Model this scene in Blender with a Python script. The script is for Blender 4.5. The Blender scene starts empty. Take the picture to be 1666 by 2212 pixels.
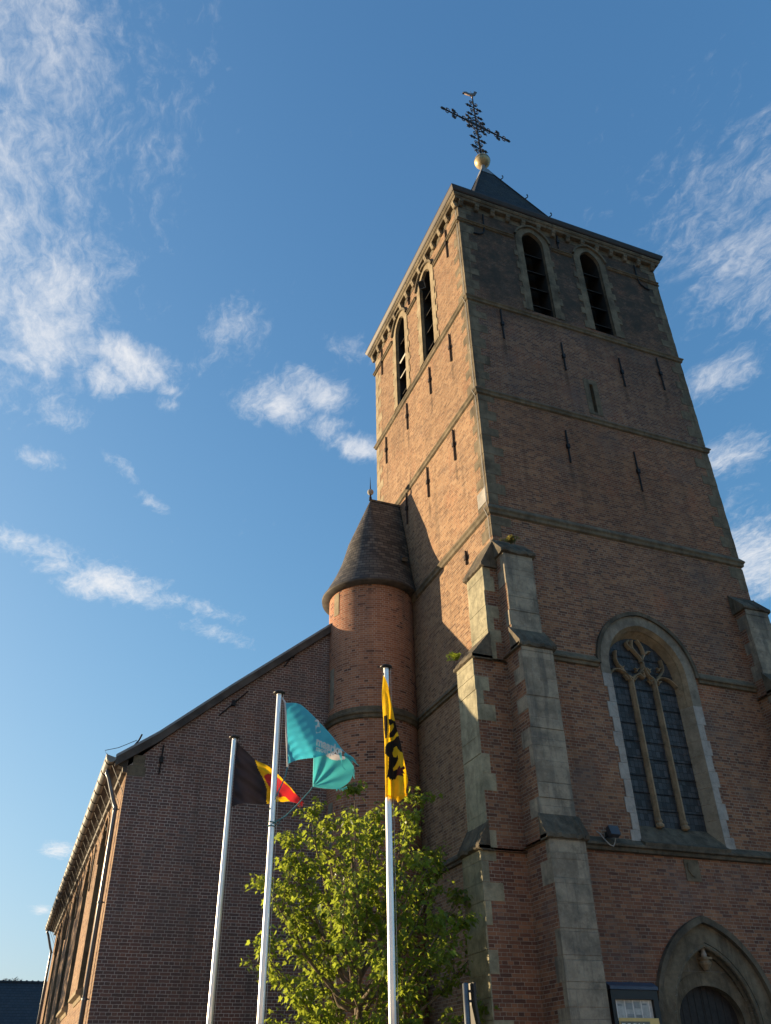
import bpy, bmesh, math, random
from mathutils import Vector, Matrix
from mathutils.geometry import tessellate_polygon
R = math.radians
PI = math.pi
scene = bpy.context.scene
COL = scene.collection
random.seed(7)

# ---------------------------------------------------------------- camera
cam_d = bpy.data.cameras.new('camera')
cam = bpy.data.objects.new('camera', cam_d)
COL.objects.link(cam)
cr = Vector((0.93138, -0.36366, -0.01692))
cu = Vector((-0.19425, -0.53571, 0.82175))
cf = Vector((0.3079, 0.76208, 0.56959))
m = Matrix((cr, cu, -cf)).transposed().to_4x4()
m.translation = Vector((-8.8945, -15.1446, 1.65))
cam.matrix_world = m
cam_d.sensor_fit = 'VERTICAL'
cam_d.sensor_height = 24.0
cam_d.lens = 24.0 * 1829.5 / 2212.0
cam_d.clip_start = 0.05
cam_d.clip_end = 5000
scene.camera = cam

# ---------------------------------------------------------------- light
SUN_EL = 5.5
SUN_DIR = Vector((-0.737, 0.676, 0)).normalized() * math.cos(R(SUN_EL)) + Vector((0, 0, math.sin(R(SUN_EL))))
sun_d = bpy.data.lights.new('sun', 'SUN')
sun = bpy.data.objects.new('sun', sun_d)
COL.objects.link(sun)
sun_d.energy = 3.55
sun_d.angle = R(0.55)
sun_d.color = (1.0, 0.76, 0.46)
sun.rotation_euler = (-SUN_DIR).to_track_quat('-Z', 'Y').to_euler()
sun.location = (-30, 30, 40)

vs = scene.view_settings
vs.view_transform = 'Standard'
vs.look = 'None'
vs.gamma = 1.0
vs.exposure = 1.68

W = bpy.data.worlds.new('World')
scene.world = W
W.use_nodes = True


class NT:
    """Small helper to write node graphs."""
    def __init__(s, tree):
        s.t = tree
        s.t.nodes.clear()

    def n(s, typ, ins=None, **props):
        nd = s.t.nodes.new(typ)
        for k, v in props.items():
            setattr(nd, k, v)
        for k, v in (ins or {}).items():
            s.set(nd, k, v)
        return nd

    def set(s, nd, k, v):
        sock = nd.inputs[k]
        if isinstance(v, bpy.types.NodeSocket):
            s.t.links.new(v, sock)
        elif isinstance(v, bpy.types.Node):
            s.t.links.new(v.outputs[0], sock)
        else:
            sock.default_value = v

    def math(s, op, a, b=0.0, c=0.0, clamp=False):
        nd = s.n('ShaderNodeMath', {0: a, 1: b, 2: c}, operation=op, use_clamp=clamp)
        return nd.outputs[0]

    def vmath(s, op, a, b=(0, 0, 0), out=0):
        nd = s.n('ShaderNodeVectorMath', {0: a, 1: b}, operation=op)
        return nd.outputs[out]

    def mix(s, f, a, b, mode='MIX'):
        nd = s.n('ShaderNodeMix', data_type='RGBA', blend_type=mode)
        s.set(nd, 0, f)
        for k, v in ((6, a), (7, b)):
            if isinstance(v, tuple) and len(v) == 3:
                v = (*v, 1)
            s.set(nd, k, v)
        return nd.outputs[2]

    def ramp(s, f, stops, interp='LINEAR'):
        nd = s.n('ShaderNodeValToRGB', {0: f})
        cr_ = nd.color_ramp
        cr_.interpolation = interp
        while len(cr_.elements) > 1:
            cr_.elements.remove(cr_.elements[0])
        for i, (p, c) in enumerate(stops):
            e = cr_.elements[0] if i == 0 else cr_.elements.new(p)
            e.position = p
            e.color = (c, c, c, 1) if isinstance(c, (int, float)) else (*c, 1)
        return nd.outputs[0]

    def maprange(s, v, a, b, c=0.0, d=1.0, smooth=True):
        nd = s.n('ShaderNodeMapRange', {0: v, 1: a, 2: b, 3: c, 4: d})
        nd.interpolation_type = 'SMOOTHSTEP' if smooth else 'LINEAR'
        return nd.outputs[0]

    def noise(s, vec, scale, detail=3.0, rough=0.55, dist=0.0, out=0):
        nd = s.n('ShaderNodeTexNoise', {'Scale': scale, 'Detail': detail, 'Roughness': rough, 'Distortion': dist})
        if vec is not None:
            s.set(nd, 'Vector', vec)
        return nd.outputs[out]


def sky_world():
    g = NT(W.node_tree)
    out = g.n('ShaderNodeOutputWorld')
    sky = g.n('ShaderNodeTexSky')
    sky.sky_type = 'NISHITA'
    sky.sun_disc = False
    sky.sun_elevation = R(SUN_EL)
    sky.sun_rotation = math.atan2(SUN_DIR.x, SUN_DIR.y)
    sky.air_density = 1.0
    sky.dust_density = 2.0
    sky.ozone_density = 4.3
    sky.altitude = 0
    co = g.n('ShaderNodeTexCoord').outputs['Generated']
    d = g.vmath('NORMALIZE', co)
    sp = g.n('ShaderNodeSeparateXYZ', {0: d})
    zc = g.math('MAXIMUM', sp.outputs[2], 0.03)
    px = g.math('DIVIDE', sp.outputs[0], zc)
    py = g.math('DIVIDE', sp.outputs[1], zc)
    p = g.n('ShaderNodeCombineXYZ', {0: px, 1: py, 2: 0.0}).outputs[0]
    wob = g.noise(p, 5.0, 4, 0.6, out=1)
    pw = g.vmath('ADD', p, g.vmath('SCALE', g.vmath('SUBTRACT', wob, (0.5, 0.5, 0.5)), (0, 0, 0)))
    wn = pw.node.inputs[1].links[0].from_node
    wn.inputs['Scale'].default_value = 0.09
    # cloud banks: (x, y, rx, ry, rotation, weight) on the flat cloud layer
    blobs = [(-.26, .60, .20, .24, .15, .68), (-.25, .95, .19, .30, 0, .72), (-.15, .98, .08, .16, .45, .80),
             (-.13, 1.06, .07, .09, .2, .95), (-.02, 1.075, .085, .05, .45, 1.0), (-.06, 1.14, .045, .05, .3, .92), (-.19, .78, .13, .20, 0, .60),
             (-.17, 1.13, .06, .04, .5, .85), (.25, 1.085, .065, .060, .5, .90), (.30, 1.045, .07, .045, .5, .84), (.34, 1.12, .05, .04, .5, .62), (.42, 1.165, .06, .035, .3, .92),
             (.05, 1.83, .12, .085, .25, 1.0), (.00, 1.86, .08, .07, .2, .85), (-.15, 1.72, .11, .05, .3, .80), (-.08, 1.79, .07, .05, .3, .70),
             (.055, 1.12, .03, .02, 0, .80), (.062, 1.15, .03, .03, 0, .72), (-.116, 1.25, .05, .045, 0, .58),
             (-.13, 1.39, .05, .03, .2, .66), (.02, 1.37, .05, .02, .9, .66), (.09, 1.46, .05, .02, .7, .64), (.82, .51, .22, .16, .4, .58), (.78, .55, .10, .10, .5, .60),
             (.92, .77, .05, .10, .5, .72), (1.09, .94, .07, .09, .5, .74), (1.42, 1.22, .22, .14, .5, .92),
             (.10, 4.5, .07, .16, 0, 1.0), (.104, 6.1, .06, .2, 0, .9), (.13, .96, .05, .10, .3, .52),
             (-.03, .70, .06, .2, .2, .36), (.22, 1.86, .16, .04, .35, .62), (.33, .93, .06, .04, .3, .46),
             (.33, 2.0, .12, .04, .4, .55)]
    tot = None
    for (x, y, rx, ry, ro, w) in blobs:
        mp = g.n('ShaderNodeMapping', {'Vector': pw, 'Location': (x, y, 0), 'Rotation': (0, 0, ro), 'Scale': (rx, ry, 1)}, vector_type='TEXTURE')
        L = g.vmath('LENGTH', mp.outputs[0], out=1)
        v = g.math('MULTIPLY', g.maprange(L, 0.0, 1.9, 1.0, 0.0), w)
        tot = v if tot is None else g.math('MAXIMUM', tot, v)
    # streaky fine structure
    st = g.n('ShaderNodeMapping', {'Vector': pw, 'Rotation': (0, 0, .45), 'Scale': (1.0, 0.5, 1)}).outputs[0]
    f1 = g.noise(st, 17.0, 10, 0.68, 0.5)
    f2 = g.noise(st, 58.0, 7, 0.68, 0.3)
    fb = g.math('ADD', g.math('MULTIPLY', f1, 0.53), g.math('MULTIPLY', f2, 0.47))
    dens = g.math('ADD', g.math('MULTIPLY', tot, 0.78), g.math('MULTIPLY', g.math('SUBTRACT', fb, 0.5), 1.65))
    dens = g.maprange(dens, 0.16, 1.08)
    dens = g.math('MULTIPLY', dens, g.maprange(sp.outputs[2], 0.05, 0.14))
    dens = g.math('MULTIPLY', dens, 0.88)
    # soft shoulder so that the horizon does not burn out
    den = g.vmath('ADD', g.n('ShaderNodeVectorMath', {0: sky.outputs[0], 'Scale': 0.45}, operation='SCALE').outputs[0], (1, 1, 1))
    skyc = g.vmath('DIVIDE', g.n('ShaderNodeVectorMath', {0: sky.outputs[0], 'Scale': 1.48}, operation='SCALE').outputs[0], den)
    col = g.mix(dens, skyc, CLOUD_COL)
    bg = g.n('ShaderNodeBackground', {'Color': col, 'Strength': SKY_STR})
    g.t.links.new(bg.outputs[0], out.inputs[0])


SKY_STR = 0.15
SKY_SAT = 1.0
CLOUD_COL = (2.0, 1.98, 1.98)
sky_world()


# ---------------------------------------------------------------- materials
def new_mat(name):
    mt = bpy.data.materials.new(name)
    mt.use_nodes = True
    return mt, NT(mt.node_tree)


def finish(g, col, rough=0.85, height=None, hdist=0.01, hstr=1.0, metal=0.0, spec=0.3, normal=None, **kw):
    out = g.n('ShaderNodeOutputMaterial')
    b = g.n('ShaderNodeBsdfPrincipled', {'Roughness': rough, 'Metallic': metal, 'Specular IOR Level': spec})
    g.set(b, 'Base Color', (*col, 1) if isinstance(col, tuple) else col)
    for k, v in kw.items():
        g.set(b, k, v)
    if height is not None:
        bp = g.n('ShaderNodeBump', {'Height': height, 'Distance': hdist, 'Strength': hstr})
        g.t.links.new(bp.outputs[0], b.inputs['Normal'])
    g.t.links.new(b.outputs[0], out.inputs[0])
    return b


def simple(name, col, rough=0.6, metal=0.0, spec=0.4, vary=0.15, scale=6.0, bump=0.0):
    mt, g = new_mat(name)
    co = g.n('ShaderNodeTexCoord').outputs['Object']
    nz = g.noise(co, scale, 5, 0.6)
    lo = tuple(c * (1 - vary) for c in col)
    hi = tuple(min(1, c * (1 + vary)) for c in col)
    c = g.mix(g.maprange(nz, .3, .7), lo, hi)
    finish(g, c, rough, nz if bump else None, bump or .01, 1.0, metal, spec)
    return mt


def brick_mat(name, stops, mortar, w=0.24, h=0.0667, grey=0.25, orange=0.25, soot=0.0, msize=0.0058, bump=0.012, soot_z=None, warp=0.008, stages=(), stains=(), axis=0):
    mt, g = new_mat(name)
    uv = g.n('ShaderNodeUVMap', uv_map='UVMap').outputs[0]
    obj = g.n('ShaderNodeTexCoord').outputs['Object']
    wn = g.noise(uv, 7.0, 3, 0.6, out=1)
    off = g.n('ShaderNodeVectorMath', {0: g.vmath('SUBTRACT', wn, (.5, .5, .5)), 'Scale': warp * 2}, operation='SCALE').outputs[0]
    vec = g.vmath('ADD', uv, off)
    br = g.n('ShaderNodeTexBrick', {'Vector': vec, 'Color1': (0, 0, 0, 1), 'Color2': (1, 1, 1, 1), 'Mortar': (.5, .5, .5, 1),
                                    'Scale': 1.0, 'Mortar Size': msize, 'Mortar Smooth': 0.35, 'Bias': 0.0, 'Brick Width': w, 'Row Height': h},
             offset=0.5, offset_frequency=2, squash=0.5, squash_frequency=2)
    tint = br.outputs[0]
    fac = br.outputs[1]
    big = g.noise(obj, 0.55, 5, 0.65)
    big2 = g.noise(g.vmath('ADD', obj, (13.7, 5.1, 8.3)), 0.9, 5, 0.68)
    fine = g.noise(uv, 45.0, 4, 0.7)
    t2 = g.math('ADD', g.math('MULTIPLY', tint, 0.8), g.math('MULTIPLY', big, 0.4))
    t2 = g.math('SUBTRACT', t2, 0.10)
    col = g.ramp(t2, stops)
    col = g.mix(g.math('MULTIPLY', g.maprange(big2, .52, .72), orange), col, (0.34, 0.115, 0.055))
    col = g.mix(g.math('MULTIPLY', g.maprange(fine, .35, .75), .25), col, g.mix(0.5, col, (.04, .03, .03)))
    mcol = g.mix(g.maprange(g.noise(uv, 2.0, 4), .3, .7), tuple(c * .72 for c in mortar), mortar)
    col = g.mix(fac, col, mcol)
    gm = g.maprange(g.noise(g.vmath('ADD', obj, (3.3, 9.1, 1.7)), 0.7, 6, 0.7), .50, .70)
    col = g.mix(g.math('MULTIPLY', gm, grey), col, (0.14, 0.13, 0.125))
    if soot_z:
        z = g.n('ShaderNodeSeparateXYZ', {0: obj}).outputs[2]
        zz = g.math('ADD', z, g.math('MULTIPLY', g.math('SUBTRACT', g.noise(obj, .5, 5, .65), .5), 5.0))
        sf = g.math('MULTIPLY', g.maprange(zz, soot_z[0], soot_z[1]), soot)
        sf = g.math('MULTIPLY', sf, g.maprange(g.noise(obj, 2.2, 5, .7), .3, .62, .45, 1))
        col = g.mix(sf, col, (0.055, 0.052, 0.045))
    # rain streaks and large weathered areas
    sm = g.n('ShaderNodeMapping', {'Vector': uv, 'Scale': (1.7, .13, 1)}).outputs[0]
    stf = g.maprange(g.noise(sm, 1.6, 6, .68), .50, .72)
    col = g.mix(g.math('MULTIPLY', stf, .42), col, g.mix(.75, col, (.045, .04, .036)))
    lf = g.maprange(g.noise(g.vmath('ADD', obj, (1.1, 4.4, 9.9)), .28, 4, .6), .38, .64)
    col = g.mix(g.math('MULTIPLY', lf, .30), col, g.mix(.7, col, (.06, .045, .036)))
    # the building stages differ in their brick
    oxyz = g.n('ShaderNodeSeparateXYZ', {0: obj}).outputs
    for z0, z1, tint_c, amt in stages:
        zf = g.math('MULTIPLY', g.math('GREATER_THAN', oxyz[2], z0), g.math('LESS_THAN', oxyz[2], z1))
        col = g.mix(g.math('MULTIPLY', zf, amt), col, g.mix(1.0, col, tint_c, 'MULTIPLY'))
    # dark runs below the iron anchors
    for u0, z0 in stains:
        du = g.math('DIVIDE', g.math('SUBTRACT', oxyz[axis], u0), .10)
        dz = g.math('DIVIDE', g.math('SUBTRACT', oxyz[2], z0), .50)
        dd = g.math('SQRT', g.math('ADD', g.math('MULTIPLY', du, du), g.math('MULTIPLY', dz, dz)))
        dd = g.math('ADD', dd, g.math('MULTIPLY', g.math('SUBTRACT', fine, .5), 1.2))
        col = g.mix(g.math('MULTIPLY', g.maprange(dd, .2, 1.1, 1, 0), .5), col, (.05, .038, .03))
    # pale lime specks
    sp = g.maprange(g.noise(uv, 5.5, 6, .75), .68, .76)
    col = g.mix(g.math('MULTIPLY', sp, .35), col, (.4, .39, .37))
    hgt = g.math('ADD', g.math('SUBTRACT', 1.0, fac), g.math('MULTIPLY', fine, .55))
    hgt = g.math('ADD', hgt, g.math('MULTIPLY', tint, .25))
    finish(g, col, .92, hgt, bump, .9, spec=.15)
    return mt


def stone_mat(name, a, b, stain=(.05, .05, .042), stain_amt=.5, blocks=None, rough=.9, lichen=0.0, bump=.02, mort=(.3, .29, .27)):
    mt, g = new_mat(name)
    uv = g.n('ShaderNodeUVMap', uv_map='UVMap').outputs[0]
    obj = g.n('ShaderNodeTexCoord').outputs['Object']
    n1 = g.noise(obj, 1.6, 6, .65)
    n2 = g.noise(g.vmath('ADD', obj, (4.2, 7.7, 2.9)), 0.9, 6, .7)
    n3 = g.noise(obj, 22.0, 5, .7)
    col = g.mix(g.maprange(n1, .3, .7), a, b)
    hgt = g.math('MULTIPLY', n3, .6)
    if blocks:
        br = g.n('ShaderNodeTexBrick', {'Vector': uv, 'Color1': (0, 0, 0, 1), 'Color2': (1, 1, 1, 1), 'Mortar': (.5, .5, .5, 1), 'Scale': 1.0,
                                        'Mortar Size': .006, 'Mortar Smooth': .3, 'Brick Width': blocks[0], 'Row Height': blocks[1]}, offset=.5, offset_frequency=2, squash=.8, squash_frequency=3)
        t = br.outputs[0]
        col = g.mix(g.math('MULTIPLY', t, .5), col, g.mix(.6, b, tuple(min(1, c * 1.25) for c in b)))
        col = g.mix(g.math('MULTIPLY', g.maprange(t, .0, .35, 1, 0), .35), col, tuple(c * .6 for c in a))
        col = g.mix(g.math('MULTIPLY', br.outputs[1], .55), col, mort)
        hgt = g.math('ADD', hgt, g.math('MULTIPLY', g.math('SUBTRACT', 1.0, br.outputs[1]), .5))
    n4 = g.noise(g.vmath('ADD', obj, (8.8, 1.2, 5.6)), 3.8, 6, .72)
    col = g.mix(g.math('MULTIPLY', g.maprange(n4, .48, .66), .45), col, tuple(c * .5 for c in a))
    col = g.mix(g.math('MULTIPLY', g.maprange(n4, .50, .34), .35), col, tuple(min(1, c * 1.3) for c in b))
    col = g.mix(g.math('MULTIPLY', g.maprange(n2, .45, .68), stain_amt), col, stain)
    col = g.mix(g.math('MULTIPLY', g.maprange(n3, .5, .75), .3), col, tuple(c * .55 for c in a))
    sm = g.n('ShaderNodeMapping', {'Vector': obj, 'Scale': (3.2, 3.2, .35)}).outputs[0]
    run = g.maprange(g.noise(sm, 1.3, 6, .7), .50, .66)
    col = g.mix(g.math('MULTIPLY', run, stain_amt * .8), col, tuple(c * 1.15 for c in stain))
    if lichen:
        lf = g.maprange(g.noise(obj, 9.0, 6, .75), .60, .70)
        col = g.mix(g.math('MULTIPLY', lf, lichen), col, (.42, .40, .30))
    finish(g, col, rough, hgt, bump, .8, spec=.2)
    return mt


def slate_mat(name, a, b, w=.2, h=.105, moss=(.07, .06, .035), moss_amt=.4, spec=.4):
    mt, g = new_mat(name)
    uv = g.n('ShaderNodeUVMap', uv_map='UVMap').outputs[0]
    obj = g.n('ShaderNodeTexCoord').outputs['Object']
    wn = g.noise(uv, 4.0, 3, out=1)
    vec = g.vmath('ADD', uv, g.n('ShaderNodeVectorMath', {0: g.vmath('SUBTRACT', wn, (.5, .5, .5)), 'Scale': .02}, operation='SCALE').outputs[0])
    br = g.n('ShaderNodeTexBrick', {'Vector': vec, 'Color1': (0, 0, 0, 1), 'Color2': (1, 1, 1, 1), 'Mortar': (0, 0, 0, 1), 'Scale': 1.0,
                                    'Mortar Size': .010, 'Mortar Smooth': .2, 'Brick Width': w, 'Row Height': h}, offset=.5)
    t = br.outputs[0]
    col = g.mix(t, a, b)
    col = g.mix(g.math('MULTIPLY', g.maprange(g.noise(obj, .9, 6, .7), .45, .7), moss_amt), col, moss)
    col = g.mix(g.math('MULTIPLY', br.outputs[1], .8), col, (.012, .012, .012))
    v = g.n('ShaderNodeSeparateXYZ', {0: vec}).outputs[1]
    saw = g.math('FRACT', g.math('DIVIDE', v, h))
    col = g.mix(g.maprange(saw, .0, .16, .75, 0.0), col, (.01, .01, .01))
    hgt = g.math('ADD', g.math('SUBTRACT', 1.0, saw), g.math('MULTIPLY', t, .5))
    hgt = g.math('SUBTRACT', hgt, g.math('MULTIPLY', br.outputs[1], .6))
    finish(g, col, .7, hgt, .022, .9, spec=spec)
    return mt


def cloth_mat(name, col, trans=.45, wear=.12, tcol=None):
    mt, g = new_mat(name)
    obj = g.n('ShaderNodeTexCoord').outputs['Object']
    nz = g.noise(obj, 5.0, 5, .6)
    c = g.mix(g.maprange(nz, .3, .7), tuple(x * (1 - wear) for x in col), tuple(min(1, x * (1 + wear)) for x in col))
    weave = g.noise(obj, 120.0, 2)
    bp = g.n('ShaderNodeBump', {'Height': weave, 'Distance': .002, 'Strength': .4})
    d = g.n('ShaderNodeBsdfDiffuse', {'Color': c, 'Normal': bp.outputs[0]})
    t = g.n('ShaderNodeBsdfTranslucent', {'Color': (*(tcol or col), 1)})
    mx = g.n('ShaderNodeMixShader', {0: trans, 1: d.outputs[0], 2: t.outputs[0]})
    out = g.n('ShaderNodeOutputMaterial')
    g.t.links.new(mx.outputs[0], out.inputs[0])
    return mt


def leaf_mat(name, lo, hi, tr):
    mt, g = new_mat(name)
    obj = g.n('ShaderNodeTexCoord').outputs['Object']
    isl = g.n('ShaderNodeNewGeometry').outputs['Random Per Island']
    c = g.mix(isl, lo, hi)
    c = g.mix(g.math('MULTIPLY', g.maprange(g.noise(obj, 1.2, 3), .35, .65), .35), c, tuple(x * .6 for x in lo))
    b = g.n('ShaderNodeBsdfPrincipled', {'Base Color': c, 'Roughness': .42, 'Specular IOR Level': .45})
    t = g.n('ShaderNodeBsdfTranslucent', {'Color': g.mix(isl, tr, tuple(x * .7 for x in tr))})
    mx = g.n('ShaderNodeMixShader', {0: .52, 1: b.outputs[0], 2: t.outputs[0]})
    out = g.n('ShaderNodeOutputMaterial')
    g.t.links.new(mx.outputs[0], out.inputs[0])
    return mt


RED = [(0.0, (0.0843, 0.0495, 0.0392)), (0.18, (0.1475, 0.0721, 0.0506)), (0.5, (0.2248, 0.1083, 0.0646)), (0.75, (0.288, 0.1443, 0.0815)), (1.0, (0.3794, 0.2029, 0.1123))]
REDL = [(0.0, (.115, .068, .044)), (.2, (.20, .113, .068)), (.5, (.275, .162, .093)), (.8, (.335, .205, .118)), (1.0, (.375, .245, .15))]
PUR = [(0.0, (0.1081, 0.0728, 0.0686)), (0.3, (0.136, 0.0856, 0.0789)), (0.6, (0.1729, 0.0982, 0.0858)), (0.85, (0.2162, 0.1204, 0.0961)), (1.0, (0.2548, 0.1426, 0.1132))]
M = {}
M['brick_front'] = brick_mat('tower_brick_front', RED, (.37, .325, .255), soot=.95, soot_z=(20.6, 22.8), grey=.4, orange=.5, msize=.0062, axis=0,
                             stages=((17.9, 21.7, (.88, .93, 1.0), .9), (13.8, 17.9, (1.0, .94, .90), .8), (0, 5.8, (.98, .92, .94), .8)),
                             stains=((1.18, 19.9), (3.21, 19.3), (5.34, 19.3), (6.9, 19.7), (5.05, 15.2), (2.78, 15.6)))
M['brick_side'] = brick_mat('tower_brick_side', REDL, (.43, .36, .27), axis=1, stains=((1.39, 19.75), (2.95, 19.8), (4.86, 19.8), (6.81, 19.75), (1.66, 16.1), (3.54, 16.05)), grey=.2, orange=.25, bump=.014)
M['brick_turret'] = brick_mat('turret_brick', [(0.0, (.06, .036, .036)), (.13, (.16, .07, .048)), (.22, (.31, .132, .076)), (.6, (.385, .168, .096)), (1.0, (.44, .21, .12))], (.50, .41, .33), grey=.2, orange=.3, bump=.005)
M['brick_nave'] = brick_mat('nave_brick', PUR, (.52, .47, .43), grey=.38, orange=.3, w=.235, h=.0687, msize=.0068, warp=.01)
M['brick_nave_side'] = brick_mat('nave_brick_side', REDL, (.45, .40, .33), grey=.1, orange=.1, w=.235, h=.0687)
M['stone'] = stone_mat('grey_green_sandstone', (.11, .092, .064), (.18, .15, .105), blocks=(.52, .33), stain_amt=.6, lichen=.2)
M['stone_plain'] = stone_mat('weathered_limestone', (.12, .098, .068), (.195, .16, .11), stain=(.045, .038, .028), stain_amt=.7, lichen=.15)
M['stone_warm'] = stone_mat('sun_tinted_limestone', (.21, .165, .105), (.31, .255, .17), stain=(.16, .13, .08), stain_amt=.25, lichen=.2)  # paler, warmer limestone copy for the sunlit side; sunlight put into its colour
M['stone_white'] = stone_mat('pale_new_limestone', (.27, .255, .235), (.355, .335, .305), stain=(.2, .2, .19), stain_amt=.3)
M['stone_brown'] = stone_mat('brown_tracery_stone', (.20, .15, .095), (.31, .24, .155), stain=(.08, .06, .04), stain_amt=.45)
M['stone_dark'] = stone_mat('blackened_mossy_stone', (.085, .072, .054), (.155, .13, .094), stain=(.02, .02, .017), stain_amt=.6, lichen=.12, bump=.03)
M['stone_band'] = stone_mat('string_course_stone', (.11, .09, .062), (.185, .152, .104), stain=(.045, .042, .035), stain_amt=.55, lichen=.15, bump=.025)
M['slate'] = slate_mat('dark_slate', (.022, .022, .023), (.055, .054, .054), moss=(.085, .072, .05), moss_amt=.5, spec=.12)
M['slate_turret'] = slate_mat('turret_slate', (.038, .032, .027), (.135, .112, .086), w=.23, h=.125, moss=(.10, .08, .05), moss_amt=.3)
M['tile'] = slate_mat('dark_roof_tiles', (.03, .034, .042), (.045, .048, .055), w=.25, h=.3, moss=(.07, .045, .03), moss_amt=.25)
M['lead'] = simple('lead_sheet', (.2, .21, .22), .55, .2)
M['iron'] = simple('black_wrought_iron', (.012, .011, .011), .6, .3, .4)
M['iron_rust'] = simple('rusted_iron', (.035, .024, .02), .75, .2, .3)
M['gutter_dark'] = simple('dark_painted_gutter', (.030, .022, .020), .55, 0, .4)
M['zinc'] = simple('dull_zinc', (.17, .165, .155), .5, .5, .5, .2, 3.0)
M['pipe'] = simple('grey_downpipe', (.10, .115, .14), .35, .4, .5)
M['gold'] = simple('worn_gilt', (.42, .32, .17), .45, .35, .5, .25, 4.0)
M['copper'] = simple('dull_copper', (.20, .15, .12), .5, .6, .4)
M['wood'] = simple('weathered_louvre_boards', (.035, .029, .024), .8, 0, .2, .35, 9.0, .01)
M['door_wood'] = simple('black_brown_oak', (.022, .018, .017), .6, 0, .3, .3, 12.0)
M['dark'] = simple('dark_interior', (.012, .012, .012), .9)
M['soffit'] = simple('brown_painted_soffit', (.062, .052, .045), .7, 0, .3, .4, 2.5)
M['pole'] = simple('white_painted_mast', (.90, .89, .88), .34, .45, .6, .05, 2.0)
M['cap'] = simple('black_mast_cap', (.02, .019, .018), .4)
M['rope'] = simple('teal_cord', (.07, .20, .22), .8)
M['rope_w'] = simple('pale_halyard_cord', (.5, .48, .45), .8)
M['ground'] = simple('square_paving', (.26, .225, .19), .9, 0, .2, .2, 1.5)
M['render'] = simple('pale_render', (.45, .42, .37), .9)
M['metal_post'] = simple('galvanised_post', (.12, .13, .14), .4, .6, .5)
M['black_metal'] = simple('black_powder_coat', (.018, .018, .02), .45)
M['blue_metal'] = simple('blue_flashing', (.06, .075, .11), .55, .2)
M['paper'] = simple('grey_paper', (.46, .48, .47), .8, vary=.25, scale=7.0)
M['paper_y'] = simple('yellow_poster_paper', (.68, .50, .20), .8, vary=.08)
M['ink'] = simple('grey_green_ink', (.17, .18, .14), .8)
M['faded_print'] = simple('faded_print', (.27, .30, .31), .8)
M['white_ink'] = simple('white_print', (.78, .76, .74), .8, vary=.05)
M['flood'] = simple('dark_floodlight_housing', (.045, .05, .062), .45)
M['cable'] = simple('grey_cable', (.35, .35, .34), .6)
M['bark'] = simple('grey_brown_bark', (.14, .11, .08), .9, 0, .2, .3, 12.0, .02)
M['leaf'] = leaf_mat('maple_leaf', (.040, .085, .016), (.10, .16, .030), (.46, .56, .06))
M['fern'] = leaf_mat('wall_fern_leaf', (.10, .11, .03), (.22, .20, .06), (.35, .3, .08))
M['cl_black'] = cloth_mat('black_flag_cloth', (.070, .061, .068), .42, tcol=(.16, .125, .125))
M['cl_yellow'] = cloth_mat('yellow_flag_cloth', (.86, .64, .05), .6, tcol=(.98, .76, .08))
M['cl_red'] = cloth_mat('red_flag_cloth', (.60, .09, .10), .6, tcol=(.78, .17, .18))
M['cl_teal'] = cloth_mat('turquoise_flag_cloth', (.14, .50, .62), .62, tcol=(.28, .82, .94))
M['cl_teal2'] = cloth_mat('sea_green_flag_cloth', (.14, .50, .55), .62, tcol=(.30, .80, .84))
M['cl_white'] = cloth_mat('white_flag_print', (.90, .87, .85), .5, tcol=(.95, .9, .88))
M['cl_hem'] = cloth_mat('pale_flag_hem', (.55, .55, .58), .3)
M['cl_lion'] = cloth_mat('black_lion_print', (.030, .026, .024), .25, tcol=(.08, .06, .05))
M['cl_claw'] = cloth_mat('dark_red_lion_print', (.12, .035, .03), .25)


def glass_mat(name, col=(.02, .025, .035)):
    mt, g = new_mat(name)
    uv = g.n('ShaderNodeUVMap', uv_map='UVMap').outputs[0]
    obj = g.n('ShaderNodeTexCoord').outputs['Object']
    br = g.n('ShaderNodeTexBrick', {'Vector': uv, 'Color1': (0, 0, 0, 1), 'Color2': (1, 1, 1, 1), 'Mortar': (0, 0, 0, 1), 'Scale': 1.0,
                                    'Mortar Size': .005, 'Mortar Smooth': .1, 'Brick Width': .11, 'Row Height': .145}, offset=0.0)
    t = br.outputs[0]
    c = g.mix(t, tuple(x * .6 for x in col), tuple(x * 1.6 for x in col))
    c = g.mix(br.outputs[1], c, (.012, .012, .012))
    h = g.math('ADD', g.math('MULTIPLY', t, .3), g.noise(obj, 6.0, 4, .6))
    finish(g, c, .42, h, .03, .6, spec=.2)
    return mt


M['glass'] = glass_mat('leaded_glass', (.036, .038, .043))
M['pane'] = simple('notice_glass', (.02, .02, .022), .1)


# ---------------------------------------------------------------- mesh helpers
def root_loc(o):
    p = Vector((0, 0, 0))
    while o is not None:
        p = p + o.location
        o = o.parent
    return p


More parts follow.
